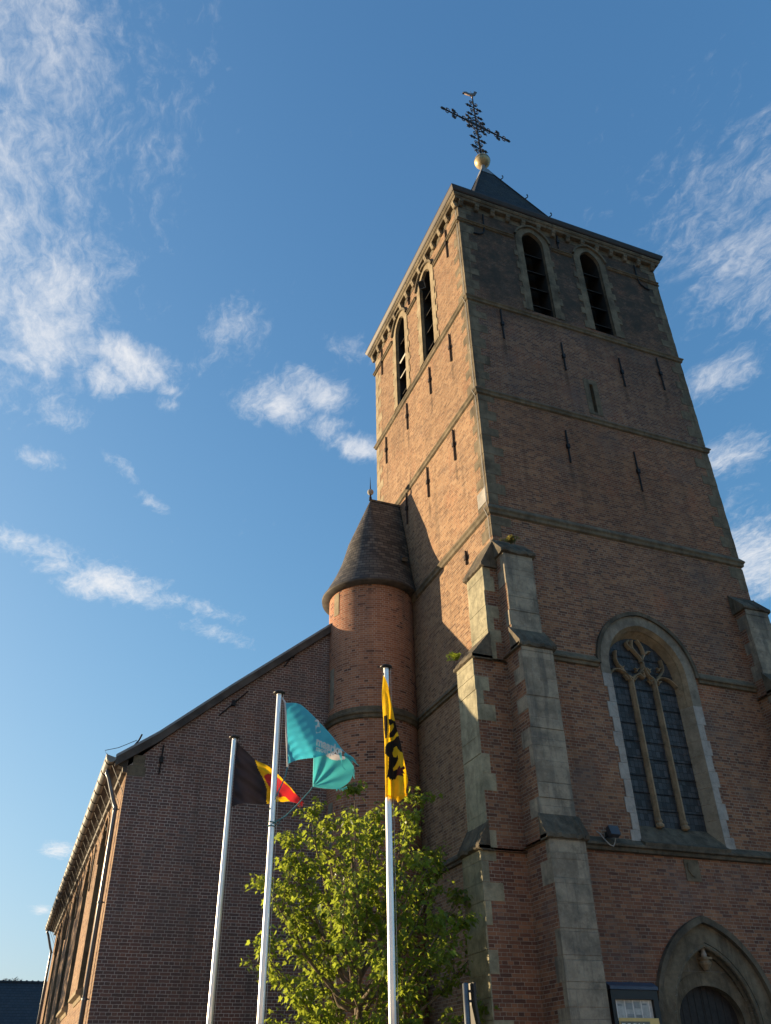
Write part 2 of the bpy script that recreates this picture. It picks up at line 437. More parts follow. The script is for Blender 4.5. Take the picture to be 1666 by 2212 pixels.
class MB:
    def __init__(s):
        s.v, s.f, s.m, s.uv = [], [], [], []

    def face(s, pts, mat=0, uv=None):
        b = len(s.v)
        s.v += [tuple(p) for p in pts]
        s.f.append(tuple(range(b, b + len(pts))))
        s.m.append(mat)
        s.uv.append(uv)

    def box(s, x0, x1, y0, y1, z0, z1, mat=0):
        p = [(x0, y0, z0), (x1, y0, z0), (x1, y1, z0), (x0, y1, z0), (x0, y0, z1), (x1, y0, z1), (x1, y1, z1), (x0, y1, z1)]
        for q in ((0, 3, 2, 1), (4, 5, 6, 7), (0, 1, 5, 4), (1, 2, 6, 5), (2, 3, 7, 6), (3, 0, 4, 7)):
            s.face([p[i] for i in q], mat)

    def obox(s, c, ax, ay, az, hx, hy, hz, mat=0):
        c, ax, ay, az = Vector(c), Vector(ax), Vector(ay), Vector(az)
        p = [c + ax * hx * i + ay * hy * j + az * hz * k for k in (-1, 1) for i, j in ((-1, -1), (1, -1), (1, 1), (-1, 1))]
        for q in ((0, 3, 2, 1), (4, 5, 6, 7), (0, 1, 5, 4), (1, 2, 6, 5), (2, 3, 7, 6), (3, 0, 4, 7)):
            s.face([p[i] for i in q], mat)

    def fill(s, outer, holes, fn, mat=0):
        """outer/holes: lists of 2D points; fn maps (a, b) to 3D."""
        loops = [[Vector((a, b, 0)) for a, b in outer]] + [[Vector((a, b, 0)) for a, b in h] for h in holes]
        flat = [p for l in loops for p in l]
        for t in tessellate_polygon(loops):
            s.face([fn(flat[i].x, flat[i].y) for i in t], mat)

    def strip(s, A, B, mat=0, closed=False, uv=False):
        n = len(A)
        for i in range(n if closed else n - 1):
            j = (i + 1) % n
            s.face([A[i], A[j], B[j], B[i]], mat)

    def prism(s, poly, fn0, fn1, mat=0):
        s.fill(poly, [], fn0, mat)
        s.fill(poly, [], fn1, mat)
        s.strip([fn0(*p) for p in poly], [fn1(*p) for p in poly], mat, True)

    def tube(s, path, r, n=8, mat=0, caps=True):
        path = [Vector(p) for p in path]
        rs = r if isinstance(r, (list, tuple)) else [r] * len(path)
        rings = []
        prev = None
        for i, p in enumerate(path):
            t = (path[min(i + 1, len(path) - 1)] - path[max(i - 1, 0)])
            t = t.normalized() if t.length > 1e-9 else Vector((0, 0, 1))
            if prev is None:
                a = t.orthogonal().normalized()
            else:
                a = (prev - t * prev.dot(t))
                a = a.normalized() if a.length > 1e-6 else t.orthogonal().normalized()
            prev = a
            b = t.cross(a)
            rings.append([p + (a * math.cos(2 * PI * k / n) + b * math.sin(2 * PI * k / n)) * rs[i] for k in range(n)])
        for A, B in zip(rings, rings[1:]):
            s.strip(A, B, mat, True)
        if caps:
            s.face(rings[0][::-1], mat)
            s.face(rings[-1], mat)

    def lathe(s, c, prof, n=24, mat=0, axis=None):
        c = Vector(c)
        rings = [[c + Vector((r * math.cos(2 * PI * k / n), r * math.sin(2 * PI * k / n), z)) for k in range(n)] for r, z in prof]
        for A, B in zip(rings, rings[1:]):
            s.strip(A, B, mat, True)
        s.face(rings[0][::-1], mat)
        s.face(rings[-1], mat)

    def ring(s, x0, x1, y0, y1, prof, mat=0):
        """moulding run round a rectangle; prof = [(offset out, z)]"""
        loops = [[(x0 - o, y0 - o, z), (x1 + o, y0 - o, z), (x1 + o, y1 + o, z), (x0 - o, y1 + o, z)] for o, z in prof]
        for A, B in zip(loops, loops[1:]):
            s.strip(A, B, mat, True)

    def build(s, name, mats, parent=None, smooth=False, label=None):
        off = root_loc(parent) if parent else Vector((0, 0, 0))
        me = bpy.data.meshes.new(name)
        me.from_pydata([Vector(p) - off for p in s.v], [], s.f)
        for mt in (mats if isinstance(mats, (list, tuple)) else [mats]):
            me.materials.append(mt)
        ul = me.uv_layers.new(name='UVMap')
        for i, pl in enumerate(me.polygons):
            pl.material_index = s.m[i]
            pl.use_smooth = smooth
            if s.uv[i] is not None:
                for k, li in enumerate(pl.loop_indices):
                    ul.data[li].uv = s.uv[i][k]
                continue
            nrm = pl.normal
            if abs(nrm.z) > .92:
                for li in pl.loop_indices:
                    co = s.v[me.loops[li].vertex_index]
                    ul.data[li].uv = (co[0], co[1])
            else:
                t = Vector((-nrm.y, nrm.x, 0)).normalized()
                # walls on the same plane must share one direction
                if abs(t.x) > abs(t.y):
                    t = t if t.x > 0 else -t
                else:
                    t = t if t.y > 0 else -t
                b = nrm.cross(t)
                b = b if b.z > 0 else -b
                for li in pl.loop_indices:
                    co = Vector(s.v[me.loops[li].vertex_index])
                    ul.data[li].uv = (co.dot(t), co.dot(b))
        if smooth:
            bm = bmesh.new()
            bm.from_mesh(me)
            bmesh.ops.remove_doubles(bm, verts=bm.verts, dist=1e-5)
            bm.to_mesh(me)
            bm.free()
        me.update()
        o = bpy.data.objects.new(name, me)
        COL.objects.link(o)
        o.parent = parent
        if label:
            o['label'] = label
        return o


def tag(o, label=None, cat=None, group=None, kind=None):
    if label:
        o['label'] = label
    if cat:
        o['category'] = cat
    if group:
        o['group'] = group
    if kind:
        o['kind'] = kind
    return o


def empty(name, loc, label, cat, group=None):
    o = bpy.data.objects.new(name, None)
    COL.objects.link(o)
    o.location = loc
    o.empty_display_size = .3
    return tag(o, label, cat, group)


def copy_tree(o, parent=None):
    c = o.copy()
    COL.objects.link(c)
    c.parent = parent
    for ch in list(o.children):
        copy_tree(ch, c)
    return c


def arch(xc, hw, z0, zs, za, n=12):
    """outline of a pointed opening, from bottom left up over the apex to bottom right"""
    h = za - zs
    Rr = (hw * hw + h * h) / (2 * hw)
    a1 = math.asin(min(1, h / Rr)) if Rr >= hw and h <= Rr else PI / 2
    if h < hw:      # nearly round head: use an ellipse
        L = [(xc - hw * math.cos(t * PI / 2 / n), zs + h * math.sin(t * PI / 2 / n)) for t in range(n + 1)]
    else:
        cx = xc - hw + Rr
        L = []
        for i in range(n + 1):
            a = a1 * i / n
            L.append((cx - Rr * math.cos(a), zs + Rr * math.sin(a)))
    Rt = [(2 * xc - x, z) for x, z in reversed(L[:-1])]
    return [(xc - hw, z0)] + L + Rt + [(xc + hw, z0)]


def Fy(y):
    return lambda a, b: (a, y, b)


def Fx(x):
    return lambda a, b: (x, a, b)
# ---------------------------------------------------------------- ground and setting
g_ = MB()
g_.face([(-400, -400, 0), (400, -400, 0), (400, 400, 0), (-400, 400, 0)])
tag(g_.build('ground', M['ground']), kind='structure')

# ---------------------------------------------------------------- church
church = empty('church', (0, 0, 0), 'old red brick church with tall square west tower, round stair turret and slate spire', 'church')
XL, XR, YF, YB = .08, 7.92, .08, 7.80
ZT = 26.45


def part(mb, name, mats, parent=None, smooth=False, label=None):
    return mb.build(name, mats, parent or church, smooth, label)


def arc_ring(mb, inner, outer, fn, y0, y1, mat=0):
    """flat ring between two outlines with the same number of points, with both rims (y0 wall side, y1 proud side)"""
    i1 = [fn(y1)(*p) for p in inner]
    o1 = [fn(y1)(*p) for p in outer]
    o0 = [fn(y0)(*p) for p in outer]
    i0 = [fn(y0)(*p) for p in inner]
    mb.strip(i1, o1, mat)
    mb.strip(o1, o0, mat)
    mb.strip(i1, i0, mat)


# --- openings of the tower
BW_F = [(2.82, .405), (5.09, .395)]
BW_L = [(2.88, .45), (5.22, .43)]
bell_f = [arch(x, w, 21.93, 25.42, 26.0) for x, w in BW_F]
bell_l = [arch(y, w, 21.93, 25.42, 26.0) for y, w in BW_L]
slit = [(3.97, 18.2), (3.97, 19.33), (4.09, 19.33), (4.09, 18.2)]
bigw = arch(3.96, 1.10, 5.95, 9.98, 11.17, 16)
door = arch(3.95, 1.36, 0.0, 2.70, 4.47, 16)

mb = MB()
mb.fill([(XL, 0), (XL, ZT), (XR, ZT), (XR, 0)], bell_f + [slit, bigw, door], Fy(YF))
front = part(mb, 'tower_front_wall', M['brick_front'])
mb = MB()
mb.fill([(YF, 0), (YF, ZT), (YB, ZT), (YB, 0)], bell_l, Fx(XL))
part(mb, 'tower_side_wall', M['brick_side'])
mb = MB()
mb.face([(XR, YF, 0), (XR, YB, 0), (XR, YB, ZT), (XR, YF, ZT)])
mb.face([(XR, YB, 0), (XL, YB, 0), (XL, YB, ZT), (XR, YB, ZT)])
part(mb, 'tower_rear_wall', M['brick_side'])
mb = MB()
mb.face([(XL + .01, YF + .01, 21.5), (XR - .01, YF + .01, 21.5), (XR - .01, YB - .01, 21.5), (XL + .01, YB - .01, 21.5)])
mb.box(3.8, 4.2, 1.5, 6.5, 21.5, 26.3)
part(mb, 'belfry_floor', M['dark'])


def belfry_window(fn, wall, inw, xc, hw, outline, sign):
    """fn(y) plane mapper, wall = plane coordinate, inw = +1 going inside"""
    out = arch(xc, hw + .25, 21.93, 25.42, 26.20)
    hood = arch(xc, hw + .32, 21.93, 25.42, 26.29)[3:-3]
    hood_i = out[3:-3]
    mb = MB()
    arc_ring(mb, outline, out, fn, wall, wall - .025 * inw)
    mb.strip([fn(wall - .025 * inw)(*p) for p in outline], [fn(wall + .10 * inw)(*p) for p in outline])
    rnd = random.Random(int(xc * 100) + int(sign))
    z = 21.93
    k = 0
    while z < 25.0:
        h = .27 + rnd.random() * .08
        ext = .09 + rnd.random() * .05 if k % 2 == 0 else 0
        if ext:
            for s_ in (-1, 1):
                e_ = ext * (.7 + rnd.random() * .5)
                a0 = xc + s_ * (hw + .248)
                a1 = xc + s_ * (hw + .25 + e_)
                lo, hi = min(a0, a1), max(a0, a1)
                p = [(lo, z), (lo, min(z + h, 25.0)), (hi, min(z + h, 25.0)), (hi, z)]
                mb.fill(p, [], fn(wall - .022 * inw))
                mb.strip([fn(wall - .022 * inw)(*q) for q in p], [fn(wall)(*q) for q in p], 0, True)
        z += h
        k += 1
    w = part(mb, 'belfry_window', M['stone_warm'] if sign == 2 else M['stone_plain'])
    mb = MB()
    arc_ring(mb, hood_i, hood, fn, wall, wall - .10 * inw)
    part(mb, 'hood_mould', M['stone_band'], w)
    for i in range(4):
        zz = 22.4 + i * .84
        hw2 = hw - .005
        mb = MB()
        A = [(xc - hw2, zz), (xc + hw2, zz)]
        d0, d1 = wall + .13 * inw, wall + .50 * inw
        t = .035
        lo = [fn(d0)(A[0][0], zz), fn(d0)(A[1][0], zz), fn(d1)(A[1][0], zz + .42), fn(d1)(A[0][0], zz + .42)]
        up = [(p[0], p[1], p[2] + t) for p in lo]
        mb.face(lo[::-1])
        mb.face(up)
        mb.strip(lo, up, 0, True)
        part(mb, 'louvre', M['wood'], w)
    mb = MB()
    bk = outline
    mb.fill(bk, [], fn(wall + .7 * inw))
    mb.strip([fn(wall + .10 * inw)(*p) for p in bk], [fn(wall + .7 * inw)(*p) for p in bk])
    part(mb, 'shade_back', M['dark'], w)  # black sheet and blackened inner reveal stand in for the shade inside
    return w


for (x, hw), o in zip(BW_F, bell_f):
    belfry_window(Fy, YF, 1, x, hw, o, 1)
bl = [belfry_window(Fx, XL, 1, y, hw, o, 2) for (y, hw), o in zip(BW_L, bell_l)]
# little open hatch box and loose boards in the lit side windows
mb = MB()
c = Vector((XL - .03, 2.98, 25.35))
ax, ay, az = Vector((-.55, -.55, -.55)).normalized(), Vector((-.707, .707, 0)).normalized(), None
az = ax.cross(ay)
mb.obox(c, ax, ay, az, .20, .11, .13)
part(mb, 'hatch_box', M['dark'], bl[0])
mb = MB()
for k in range(4):
    sgn = ((1, 1), (1, -1), (-1, -1), (-1, 1))
    a_, b_ = sgn[k], sgn[(k + 1) % 4]
    q = c + ax * .205
    mb.tube([q + ay * .115 * a_[0] + az * .135 * a_[1], q + ay * .115 * b_[0] + az * .135 * b_[1]], .012, 5)
part(mb, 'hatch_rim', M['zinc'], bl[0])
for zz, t in ((24.05, .05), (23.3, .03)):
    mb = MB()
    mb.obox((XL + .18, 5.22, zz), Vector((0, 1, 0)), Vector((.75, 0, .66)), Vector((-.66, 0, .75)), .42, .13, t / 2)
    part(mb, 'loose_board', M['zinc'], bl[1])

# --- slit window in the front
mb = MB()
o = [(3.79, 18.1), (3.79, 19.5), (4.27, 19.5), (4.27, 18.1)]
arc_ring(mb, slit + [slit[0]], o + [o[0]], Fy, YF, YF - .015)
mb.strip([Fy(YF - .015)(*p) for p in slit], [Fy(YF + .4)(*p) for p in slit], 0, True)
sw = part(mb, 'slit_window', M['stone_plain'])
mb = MB()
mb.fill(slit, [], Fy(YF + .38))
part(mb, 'shade_back', M['dark'], sw)  # black sheet in place of the shade behind the slit

# --- string courses round the tower
for zc, h in ((21.70, .2), (17.86, .2), (13.82, .24)):
    mb = MB()
    mb.ring(XL, XR, YF, YB, [(.001, zc - h * .75), (.055, zc - h * .62), (.065, zc - h * .3), (.10, zc - h * .12), (.10, zc + .0), (.001, zc + h * .62)])
    part(mb, 'string_course', M['stone_band'])


def band(mb, a0, a1, fn, wall, s, z0, z1, dep):
    """weathered band along a wall; s = outward sign on the wall coordinate"""
    prof = [(.001, z0), (dep * .55, z0 + .015), (dep * .6, z0 + (z1 - z0) * .28), (dep, z0 + (z1 - z0) * .36), (dep, z0 + (z1 - z0) * .5), (.001, z1)]
    A = [fn(wall + s * d)(a0, z) for d, z in prof]
    B = [fn(wall + s * d)(a1, z) for d, z in prof]
    mb.strip(A, B)
    mb.face(A)
    mb.face(B[::-1])


# the top string stops at the belfry heads
for a0, a1 in ((XL - .10, 2.09), (3.55, 4.37), (5.81, XR)):
    mb = MB()
    band(mb, a0, a1, Fy, YF, -1, 25.36, 25.55, .10)
    part(mb, 'string_course', M['stone_band'])
for a0, a1 in ((YF + .001, 2.10), (3.66, 4.46), (5.98, YB + .10)):
    mb = MB()
    band(mb, a0, a1, Fx, XL, -1, 25.36, 25.55, .10)
    part(mb, 'string_course', M['stone_band'])
mb = MB()
band(mb, YF + .001, YB, Fx, XR, 1, 25.36, 25.55, .10)
part(mb, 'string_course', M['stone_band'])
mb = MB()
band(mb, .86, 2.52, Fy, YF, -1, 9.84, 10.13, .11)
part(mb, 'string_course', M['stone_band'])
mb = MB()
band(mb, 5.40, 7.14, Fy, YF, -1, 9.84, 10.13, .11)
part(mb, 'string_course', M['stone_band'])
mb = MB()
band(mb, .86, 7.14, Fy, YF, -1, 5.72, 6.0, .15)
part(mb, 'string_course', M['stone_dark'])
mb = MB()
band(mb, .93, 4.9, Fx, XL, -1, 9.9, 10.16, .11)
part(mb, 'string_course', M['stone_band'])
mb = MB()
band(mb, .93, 4.9, Fx, XL, -1, 5.95, 6.2, .13)
part(mb, 'string_course', M['stone_dark'])

# --- corner quoins


def quoins(z0, z1, cx, cy, dx, dy, mat, name='quoin_stones', seed=1, long=.52, short=.27):
    rnd = random.Random(seed)
    mb = MB()
    z = z0
    k = 0
    while z < z1 - .05:
        h = min(.27 + .14 * rnd.random(), z1 - z)
        lx, ly = (long, short) if k % 2 else (short, long)
        lx *= .85 + .3 * rnd.random()
        ly *= .85 + .3 * rnd.random()
        e = .006 + .004 * (k % 2)
        x0, x1 = cx - dx * e, cx + dx * lx
        y0, y1 = cy - dy * e, cy + dy * ly
        # an L of stone that faces both walls
        mb.box(min(x0, x1), max(x0, x1), min(y0, y0 + dy * .12), max(y0, y0 + dy * .12), z + .004, z + h - .004)
        ya, yb = y0 + dy * .121, y1
        mb.box(min(x0, x0 + dx * .12), max(x0, x0 + dx * .12), min(ya, yb), max(ya, yb), z + .004, z + h - .004)
        z += h
        k += 1
    return part(mb, name, mat)


def quoin_run(cx, cy, dx, dy, mat, zs, seed):
    for i, (a, b) in enumerate(zs):
        quoins(a, b, cx, cy, dx, dy, mat, seed=seed + i)


ZS = [(13.0, 13.6), (13.98, 17.70), (18.0, 21.54), (21.84, 25.33), (25.56, 26.10)]
quoin_run(XL, YF, 1, 1, M['stone_plain'], ZS, 10)
quoin_run(XR, YF, -1, 1, M['stone_plain'], [(12.9, 13.6)] + ZS[1:], 30)
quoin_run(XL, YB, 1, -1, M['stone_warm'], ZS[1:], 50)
# a pale replaced quoin on the lit face
mb = MB()
mb.box(XL - .02, XL + .1, .13, .62, 14.1, 14.55)
part(mb, 'pale_quoin', M['stone_white'])

# --- cornice
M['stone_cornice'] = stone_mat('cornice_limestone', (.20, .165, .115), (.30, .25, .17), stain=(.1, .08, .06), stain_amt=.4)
mb = MB()
mb.ring(XL, XR, YF, YB, [(.001, 26.13), (.008, 26.13), (.008, 26.36), (.001, 26.36)])
part(mb, 'frieze', M['stone_plain'])
mb = MB()
mb.ring(XL, XR, YF, YB, [(.001, 26.37), (.15, 26.37), (.17, 26.42), (.17, 26.46), (.20, 26.47), (.235, 26.53), (.235, 26.58), (.001, 26.58)])
part(mb, 'cornice_moulding', M['stone_plain'])
mb = MB()
mb.ring(XL, XR, YF, YB, [(.001, 26.60), (.25, 26.60), (.28, 26.63), (.33, 26.74), (.33, 26.80), (.30, 26.80), (.27, 26.66), (.0, 26.66)])
part(mb, 'eaves_gutter', M['gutter_dark'])


def corbel_mb(fn, wall, a):
    mb = MB()
    prof = [(.0, 26.15), (.04, 26.12), (.09, 26.13), (.12, 26.18), (.125, 26.24), (.15, 26.26), (.16, 26.30), (.16, 26.369), (.0, 26.369)]
    mb.prism(prof, lambda d, z: fn(wall - d)(a - .072, z), lambda d, z: fn(wall - d)(a + .072, z))
    return mb


NCB = 14
for i in range(NCB):
    t = .16 + i * (7.68 / (NCB - 1))
    part(corbel_mb(Fy, YF, t), 'corbel', M['stone_plain'])
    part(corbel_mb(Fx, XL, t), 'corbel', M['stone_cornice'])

# --- wall anchors


def anchor_bar(fn, wall, pts, r=.028):
    mb = MB()
    path = [fn(wall - .035)(*p) for p in pts]
    mb.tube(path, r, 6)
    mid = Vector(path[0]).lerp(Vector(path[1]), .5) if len(path) == 2 else Vector(path[1])
    if len(path) == 2:
        mb.obox(mid, Vector((1, 0, 0)), Vector((0, 1, 0)), Vector((0, 0, 1)), .045, .045, .07)
    return mb


for y, z1, z0 in ((1.39, 21.32, 20.15), (2.94, 21.32, 20.15), (4.86, 21.36, 20.2), (6.81, 21.38, 20.18), (1.65, 17.62, 16.5), (3.52, 17.6, 16.48),
                  (5.17, 17.75, 16.55), (7.06, 26.1, 24.72), (4.28, 26.3, 25.75), (1.48, 13.36, 12.95), (1.03, 26.05, 24.62)):
    part(anchor_bar(Fx, XL, [(y, z1), (y, z0)]), 'wall_anchor', M['iron_rust'])
for pts in ([(1.0, 26.09), (.97, 25.2), (.9, 25.05), (.75, 24.95), (.56, 24.92)], [(3.9, 26.3), (3.86, 25.62)],
            [(7.06, 26.1), (7.05, 25.35), (7.12, 25.12), (7.28, 25.0), (7.46, 24.95)], [(1.18, 21.49), (1.18, 20.24)], [(3.22, 20.79), (3.21, 19.63)],
            [(5.34, 20.86), (5.34, 19.66)], [(6.9, 21.41), (6.9, 20.02)], [(5.06, 16.97), (5.05, 15.56)], [(2.79, 17.12), (2.78, 15.98)]):
    part(anchor_bar(Fy, YF, pts), 'wall_anchor', M['iron'])

# --- lightning conductor down the lit side of the corner
mb = MB()
mb.tube([(XL - .03, .20, 26.1), (XL - .03, .18, 21.8), (XL - .12, .18, 21.7), (XL - .03, .18, 21.5), (XL - .03, .17, 17.98), (XL - .12, .17, 17.86), (XL - .03, .17, 17.7),
         (XL - .03, .16, 13.95), (XL - .12, .16, 13.82), (XL - .03, .16, 13.6), (XL - .03, .16, 12.8)], .008, 5)
part(mb, 'lightning_conductor', M['cable'])

# --- buttresses


def buttress(kind, a0, a1, stages, seed, side, mats):
    """kind: 'L' (out along -x), 'F' (out along -y), 'R' (out along +x). stages: (p, z0, ztop, zcap)"""
    def P(a, p, z):
        if kind == 'L':
            return (XL - p, a, z)
        if kind == 'F':
            return (a, YF - p, z)
        return (XR + p, a, z)
    rnd = random.Random(seed)
    mb = MB()
    fc = MB()
    caps = []
    for i, (p, z0, zt, zc) in enumerate(stages):
        cp = MB()
        caps.append(cp)
        pin = stages[i + 1][0] if i + 1 < len(stages) else .0
        A = [P(a0, 0, z0), P(a0, p, z0), P(a1, p, z0), P(a1, 0, z0)]
        B = [P(a0, 0, zt), P(a0, p, zt), P(a1, p, zt), P(a1, 0, zt)]
        mb.strip(A, B)
        # stone face, proud of the brick core
        e = .012
        q0, q1 = a0 - e, a1 + e
        z = z0
        k = 0
        while z < zt - .02:
            h = min(.30 + rnd.random() * .13, zt - z)
            ret = (.32 if k % 2 else .14) * (.8 + .5 * rnd.random())
            ret = min(ret, p - .05)
            e2 = e + .018 * rnd.random()
            pts = [P(q0 + e2 - e, p - ret, 0), P(q0 + e2 - e, p + e2, 0), P(q1 - e2 + e, p + e2, 0), P(q1 - e2 + e, p - ret, 0)]
            za, zb = z + .003, z + h - .003
            bot = [(x, y, za) for x, y, _ in pts]
            top = [(x, y, zb) for x, y, _ in pts]
            fc.strip(bot, top, 0, True)
            fc.face(bot[::-1])
            fc.face(top)
            z += h
            k += 1
        # sloping weathering with a drip lip
        L = .075
        lo, hi = zt, zc
        s0, s1 = a0 - L, a1 + L
        nn = 12
        pr = [(p + .002, lo - .03), (p + L, lo + .0), (p + L, lo + .07), (pin + .01, hi)]
        rows = []
        for j in range(nn + 1):
            a = s0 + (s1 - s0) * j / nn
            jit = (rnd.random() - .5) * .055
            rows.append([P(a, d + (jit if 0 < idx < 3 else 0), zz + (jit * .6 if 0 < idx < 3 else 0)) for idx, (d, zz) in enumerate(pr)])
        for r1, r2 in zip(rows, rows[1:]):
            cp.strip(r1, r2)
        for rr in (rows[0], rows[-1]):
            end = [rr[0], rr[1], rr[2], rr[3], P(s0 if rr is rows[0] else s1, pin + .01, lo - .03)]
            cp.face(end)
        cp.strip([P(s0, 0.0, lo - .03), P(s1, 0.0, lo - .03)], [P(s0, p + .002, lo - .03), P(s1, p + .002, lo - .03)])
        # returns of the lip along the two flanks
        if pin > 0:
            for s_, q in ((-1, a0), (1, a1)):
                qq = [P(q, pin + .01, lo), P(q + s_ * L, pin + .01, lo), P(q + s_ * L, p + L, lo), P(q, p + L, lo)]
                up = [(x, y, zz + .06) for x, y, zz in qq]
                cp.strip(qq, up, 0, True)
                cp.face(qq[::-1])
                cp.face(up)
    b = part(mb, 'buttress', mats[0])
    part(fc, 'stone_facing', mats[1], b)
    for cp in caps:
        part(cp, 'weathering', M['stone_dark'], b)
    return b


SL = [(.80 + .18, 0, 5.58, 6.12), (.80, 5.62, 9.62, 10.3), (.36, 9.66, 12.05, 12.9)]
SF = [(.89, 0, 5.66, 6.15), (.70, 5.7, 9.72, 10.3), (.38, 9.75, 12.3, 12.85)]
M['stone_butt_l'] = stone_mat('side_buttress_ashlar', (.22, .205, .145), (.37, .34, .235), stain=(.085, .085, .06), stain_amt=.45, lichen=.3, bump=.03)  # yellower ashlar for the buttresses on the tower's side faces
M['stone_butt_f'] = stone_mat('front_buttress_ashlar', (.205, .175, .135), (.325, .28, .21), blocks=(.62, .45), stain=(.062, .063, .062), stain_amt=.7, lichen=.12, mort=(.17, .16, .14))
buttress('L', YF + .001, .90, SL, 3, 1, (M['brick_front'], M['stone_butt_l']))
buttress('F', XL + .001, .86, SF, 5, 1, (M['brick_front'], M['stone_butt_f']))
SFr = [(.98, 0, 5.66, 6.15), (.70, 5.7, 9.66, 10.25), (.38, 9.7, 12.05, 12.62)]
buttress('F', 7.17, XR - .001, SFr, 8, 1, (M['brick_front'], M['stone_butt_f']))
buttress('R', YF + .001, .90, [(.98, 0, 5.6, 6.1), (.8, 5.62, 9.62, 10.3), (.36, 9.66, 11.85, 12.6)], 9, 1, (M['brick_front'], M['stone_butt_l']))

# --- big traceried window
GY = .34
hb = arch(3.96, 1.10, 5.95, 9.96, 11.17, 16)
ho = arch(3.96, 1.36, 9.2, 9.96, 11.43, 16)
ho2 = arch(3.96, 1.45, 9.2, 9.96, 11.53, 16)
hi_ = arch(3.96, 1.10, 9.2, 9.96, 11.17, 16)
gl = arch(3.95, .96, 6.36, 9.96, 10.96, 16)
mb = MB()
JL, JR = 9.74, 9.24
arc_ring(mb, [(hi_[0][0], JL)] + hi_[1:-1] + [(hi_[-1][0], JR)], [(ho[0][0], JL)] + ho[1:-1] + [(ho[-1][0], JR)], Fy, YF, YF - .02)
M['stone_arch'] = stone_mat('pale_grey_voussoirs', (.17, .15, .12), (.27, .24, .19), stain=(.07, .06, .05), stain_amt=.5, lichen=.15)
bw = part(mb, 'tracery_window', M['stone_arch'])
mb = MB()
arc_ring(mb, ho[1:-1], ho2[1:-1], Fy, YF, YF - .08)
part(mb, 'hood_mould', M['stone_dark'], bw)
# reveal: upper brown part and lower pale jambs share the splay
mb = MB()
hb = [(hb[0][0], JL)] + hb[1:-1] + [(hb[-1][0], JR)]
gr = [(gl[0][0], JL)] + gl[1:-1] + [(gl[-1][0], JR)]
mid = [(p[0] * .55 + q[0] * .45, p[1] * .55 + q[1] * .45) for p, q in zip(hb, gr)]
mb.strip([Fy(YF - .019)(*p) for p in hb], [Fy(.17)(*p) for p in mid])
mb.strip([Fy(.17)(*p) for p in mid], [Fy(.20)(*p) for p in mid])
mb.strip([Fy(.20)(*p) for p in mid], [Fy(GY + .06)(*p) for p in gr])
part(mb, 'reveal', M['stone_brown'], bw)
M['stone_splay'] = stone_mat('tan_jamb_splay', (.22, .185, .135), (.30, .26, .195), stain=(.12, .10, .075), stain_amt=.3)
rnd = random.Random(4)
for s_ in (-1, 1):
    mb = MB()
    ms = MB()
    z = 5.86
    k = 0
    ztop = JL if s_ < 0 else JR
    while z < ztop - .05:
        h = .33 + .05 * rnd.random()
        if z + h > ztop - .1:
            h = ztop - z
        ext = (.24 if k % 2 == 0 else .17) + .02 * rnd.random()
        a0, a1 = 3.96 + s_ * 1.095, 3.96 + s_ * (1.095 + ext)
        e = .022 + .003 * (k % 2)
        mb.box(min(a0, a1), max(a0, a1), YF - e, YF + .05, z + .003, z + h - .003)
        # splayed return into the opening
        i0, i1 = 3.96 + s_ * 1.093, 3.95 + s_ * .965
        q = [(i0, YF - .018, z + .003), (i1, GY + .045, z + .003), (i1, GY + .045, z + h - .003), (i0, YF - .018, z + h - .003)]
        ms.face(q)
        z += h
        k += 1
    part(mb, 'jamb_stones', M['stone_white'], bw)
    part(ms, 'jamb_splay', M['stone_splay'], bw)
mb = MB()
sp = [(-.07, 5.86), (-.09, 5.93), (.02, 5.99), (GY + .05, 6.40), (GY + .05, 5.86)]
mb.prism(sp, lambda y, z: (2.84, y, z), lambda y, z: (5.04, y, z))
part(mb, 'sill', M['stone_dark'], bw)
mb = MB()
mb.fill(gl, [], Fy(GY + .05))
part(mb, 'glass', M['glass'], bw)
mb = MB()
for z in (6.75, 7.12, 7.5, 7.9, 8.3, 8.72, 9.15, 9.6, 10.05, 10.4):
    w_ = .96 if z < 9.96 else .96 * math.sqrt(max(.05, 1 - ((z - 9.96) / 1.02) ** 2))
    mb.tube([(3.95 - w_, GY + .03, z), (3.95 + w_, GY + .03, z)], .008, 5)
part(mb, 'saddle_bars', M['iron'], bw)


def mullion(pts, w=.05, d=.07, mb=None):
    mb = mb or MB()
    pts = [Vector((x, GY - .02, z)) for x, z in pts]
    prev = None
    rings = []
    for i, p in enumerate(pts):
        t = (pts[min(i + 1, len(pts) - 1)] - pts[max(0, i - 1)]).normalized()
        n_ = Vector((t.z, 0, -t.x))
        yv = Vector((0, 1, 0))
        rings.append([p + n_ * w * a + yv * d * b for a, b in ((-.35, -1), (.35, -1), (1, .2), (1, 1), (-1, 1), (-1, .2))])
    for A, B in zip(rings, rings[1:]):
        mb.strip(A, B, 0, True)
    mb.face(rings[0][::-1])
    mb.face(rings[-1])
    return mb


def smoothp(pts, n=4):
    """Catmull-Rom through the points"""
    P = [Vector((*p, 0)) for p in pts]
    out = []
    for i in range(len(P) - 1):
        p0, p1, p2, p3 = P[max(0, i - 1)], P[i], P[i + 1], P[min(len(P) - 1, i + 2)]
        for k in range(n):
            t = k / n
            q = .5 * ((2 * p1) + (p2 - p0) * t + (2 * p0 - 5 * p1 + 4 * p2 - p3) * t * t + (3 * p1 - p0 - 3 * p2 + p3) * t ** 3)
            out.append((q.x, q.y))
    out.append(pts[-1])
    return out


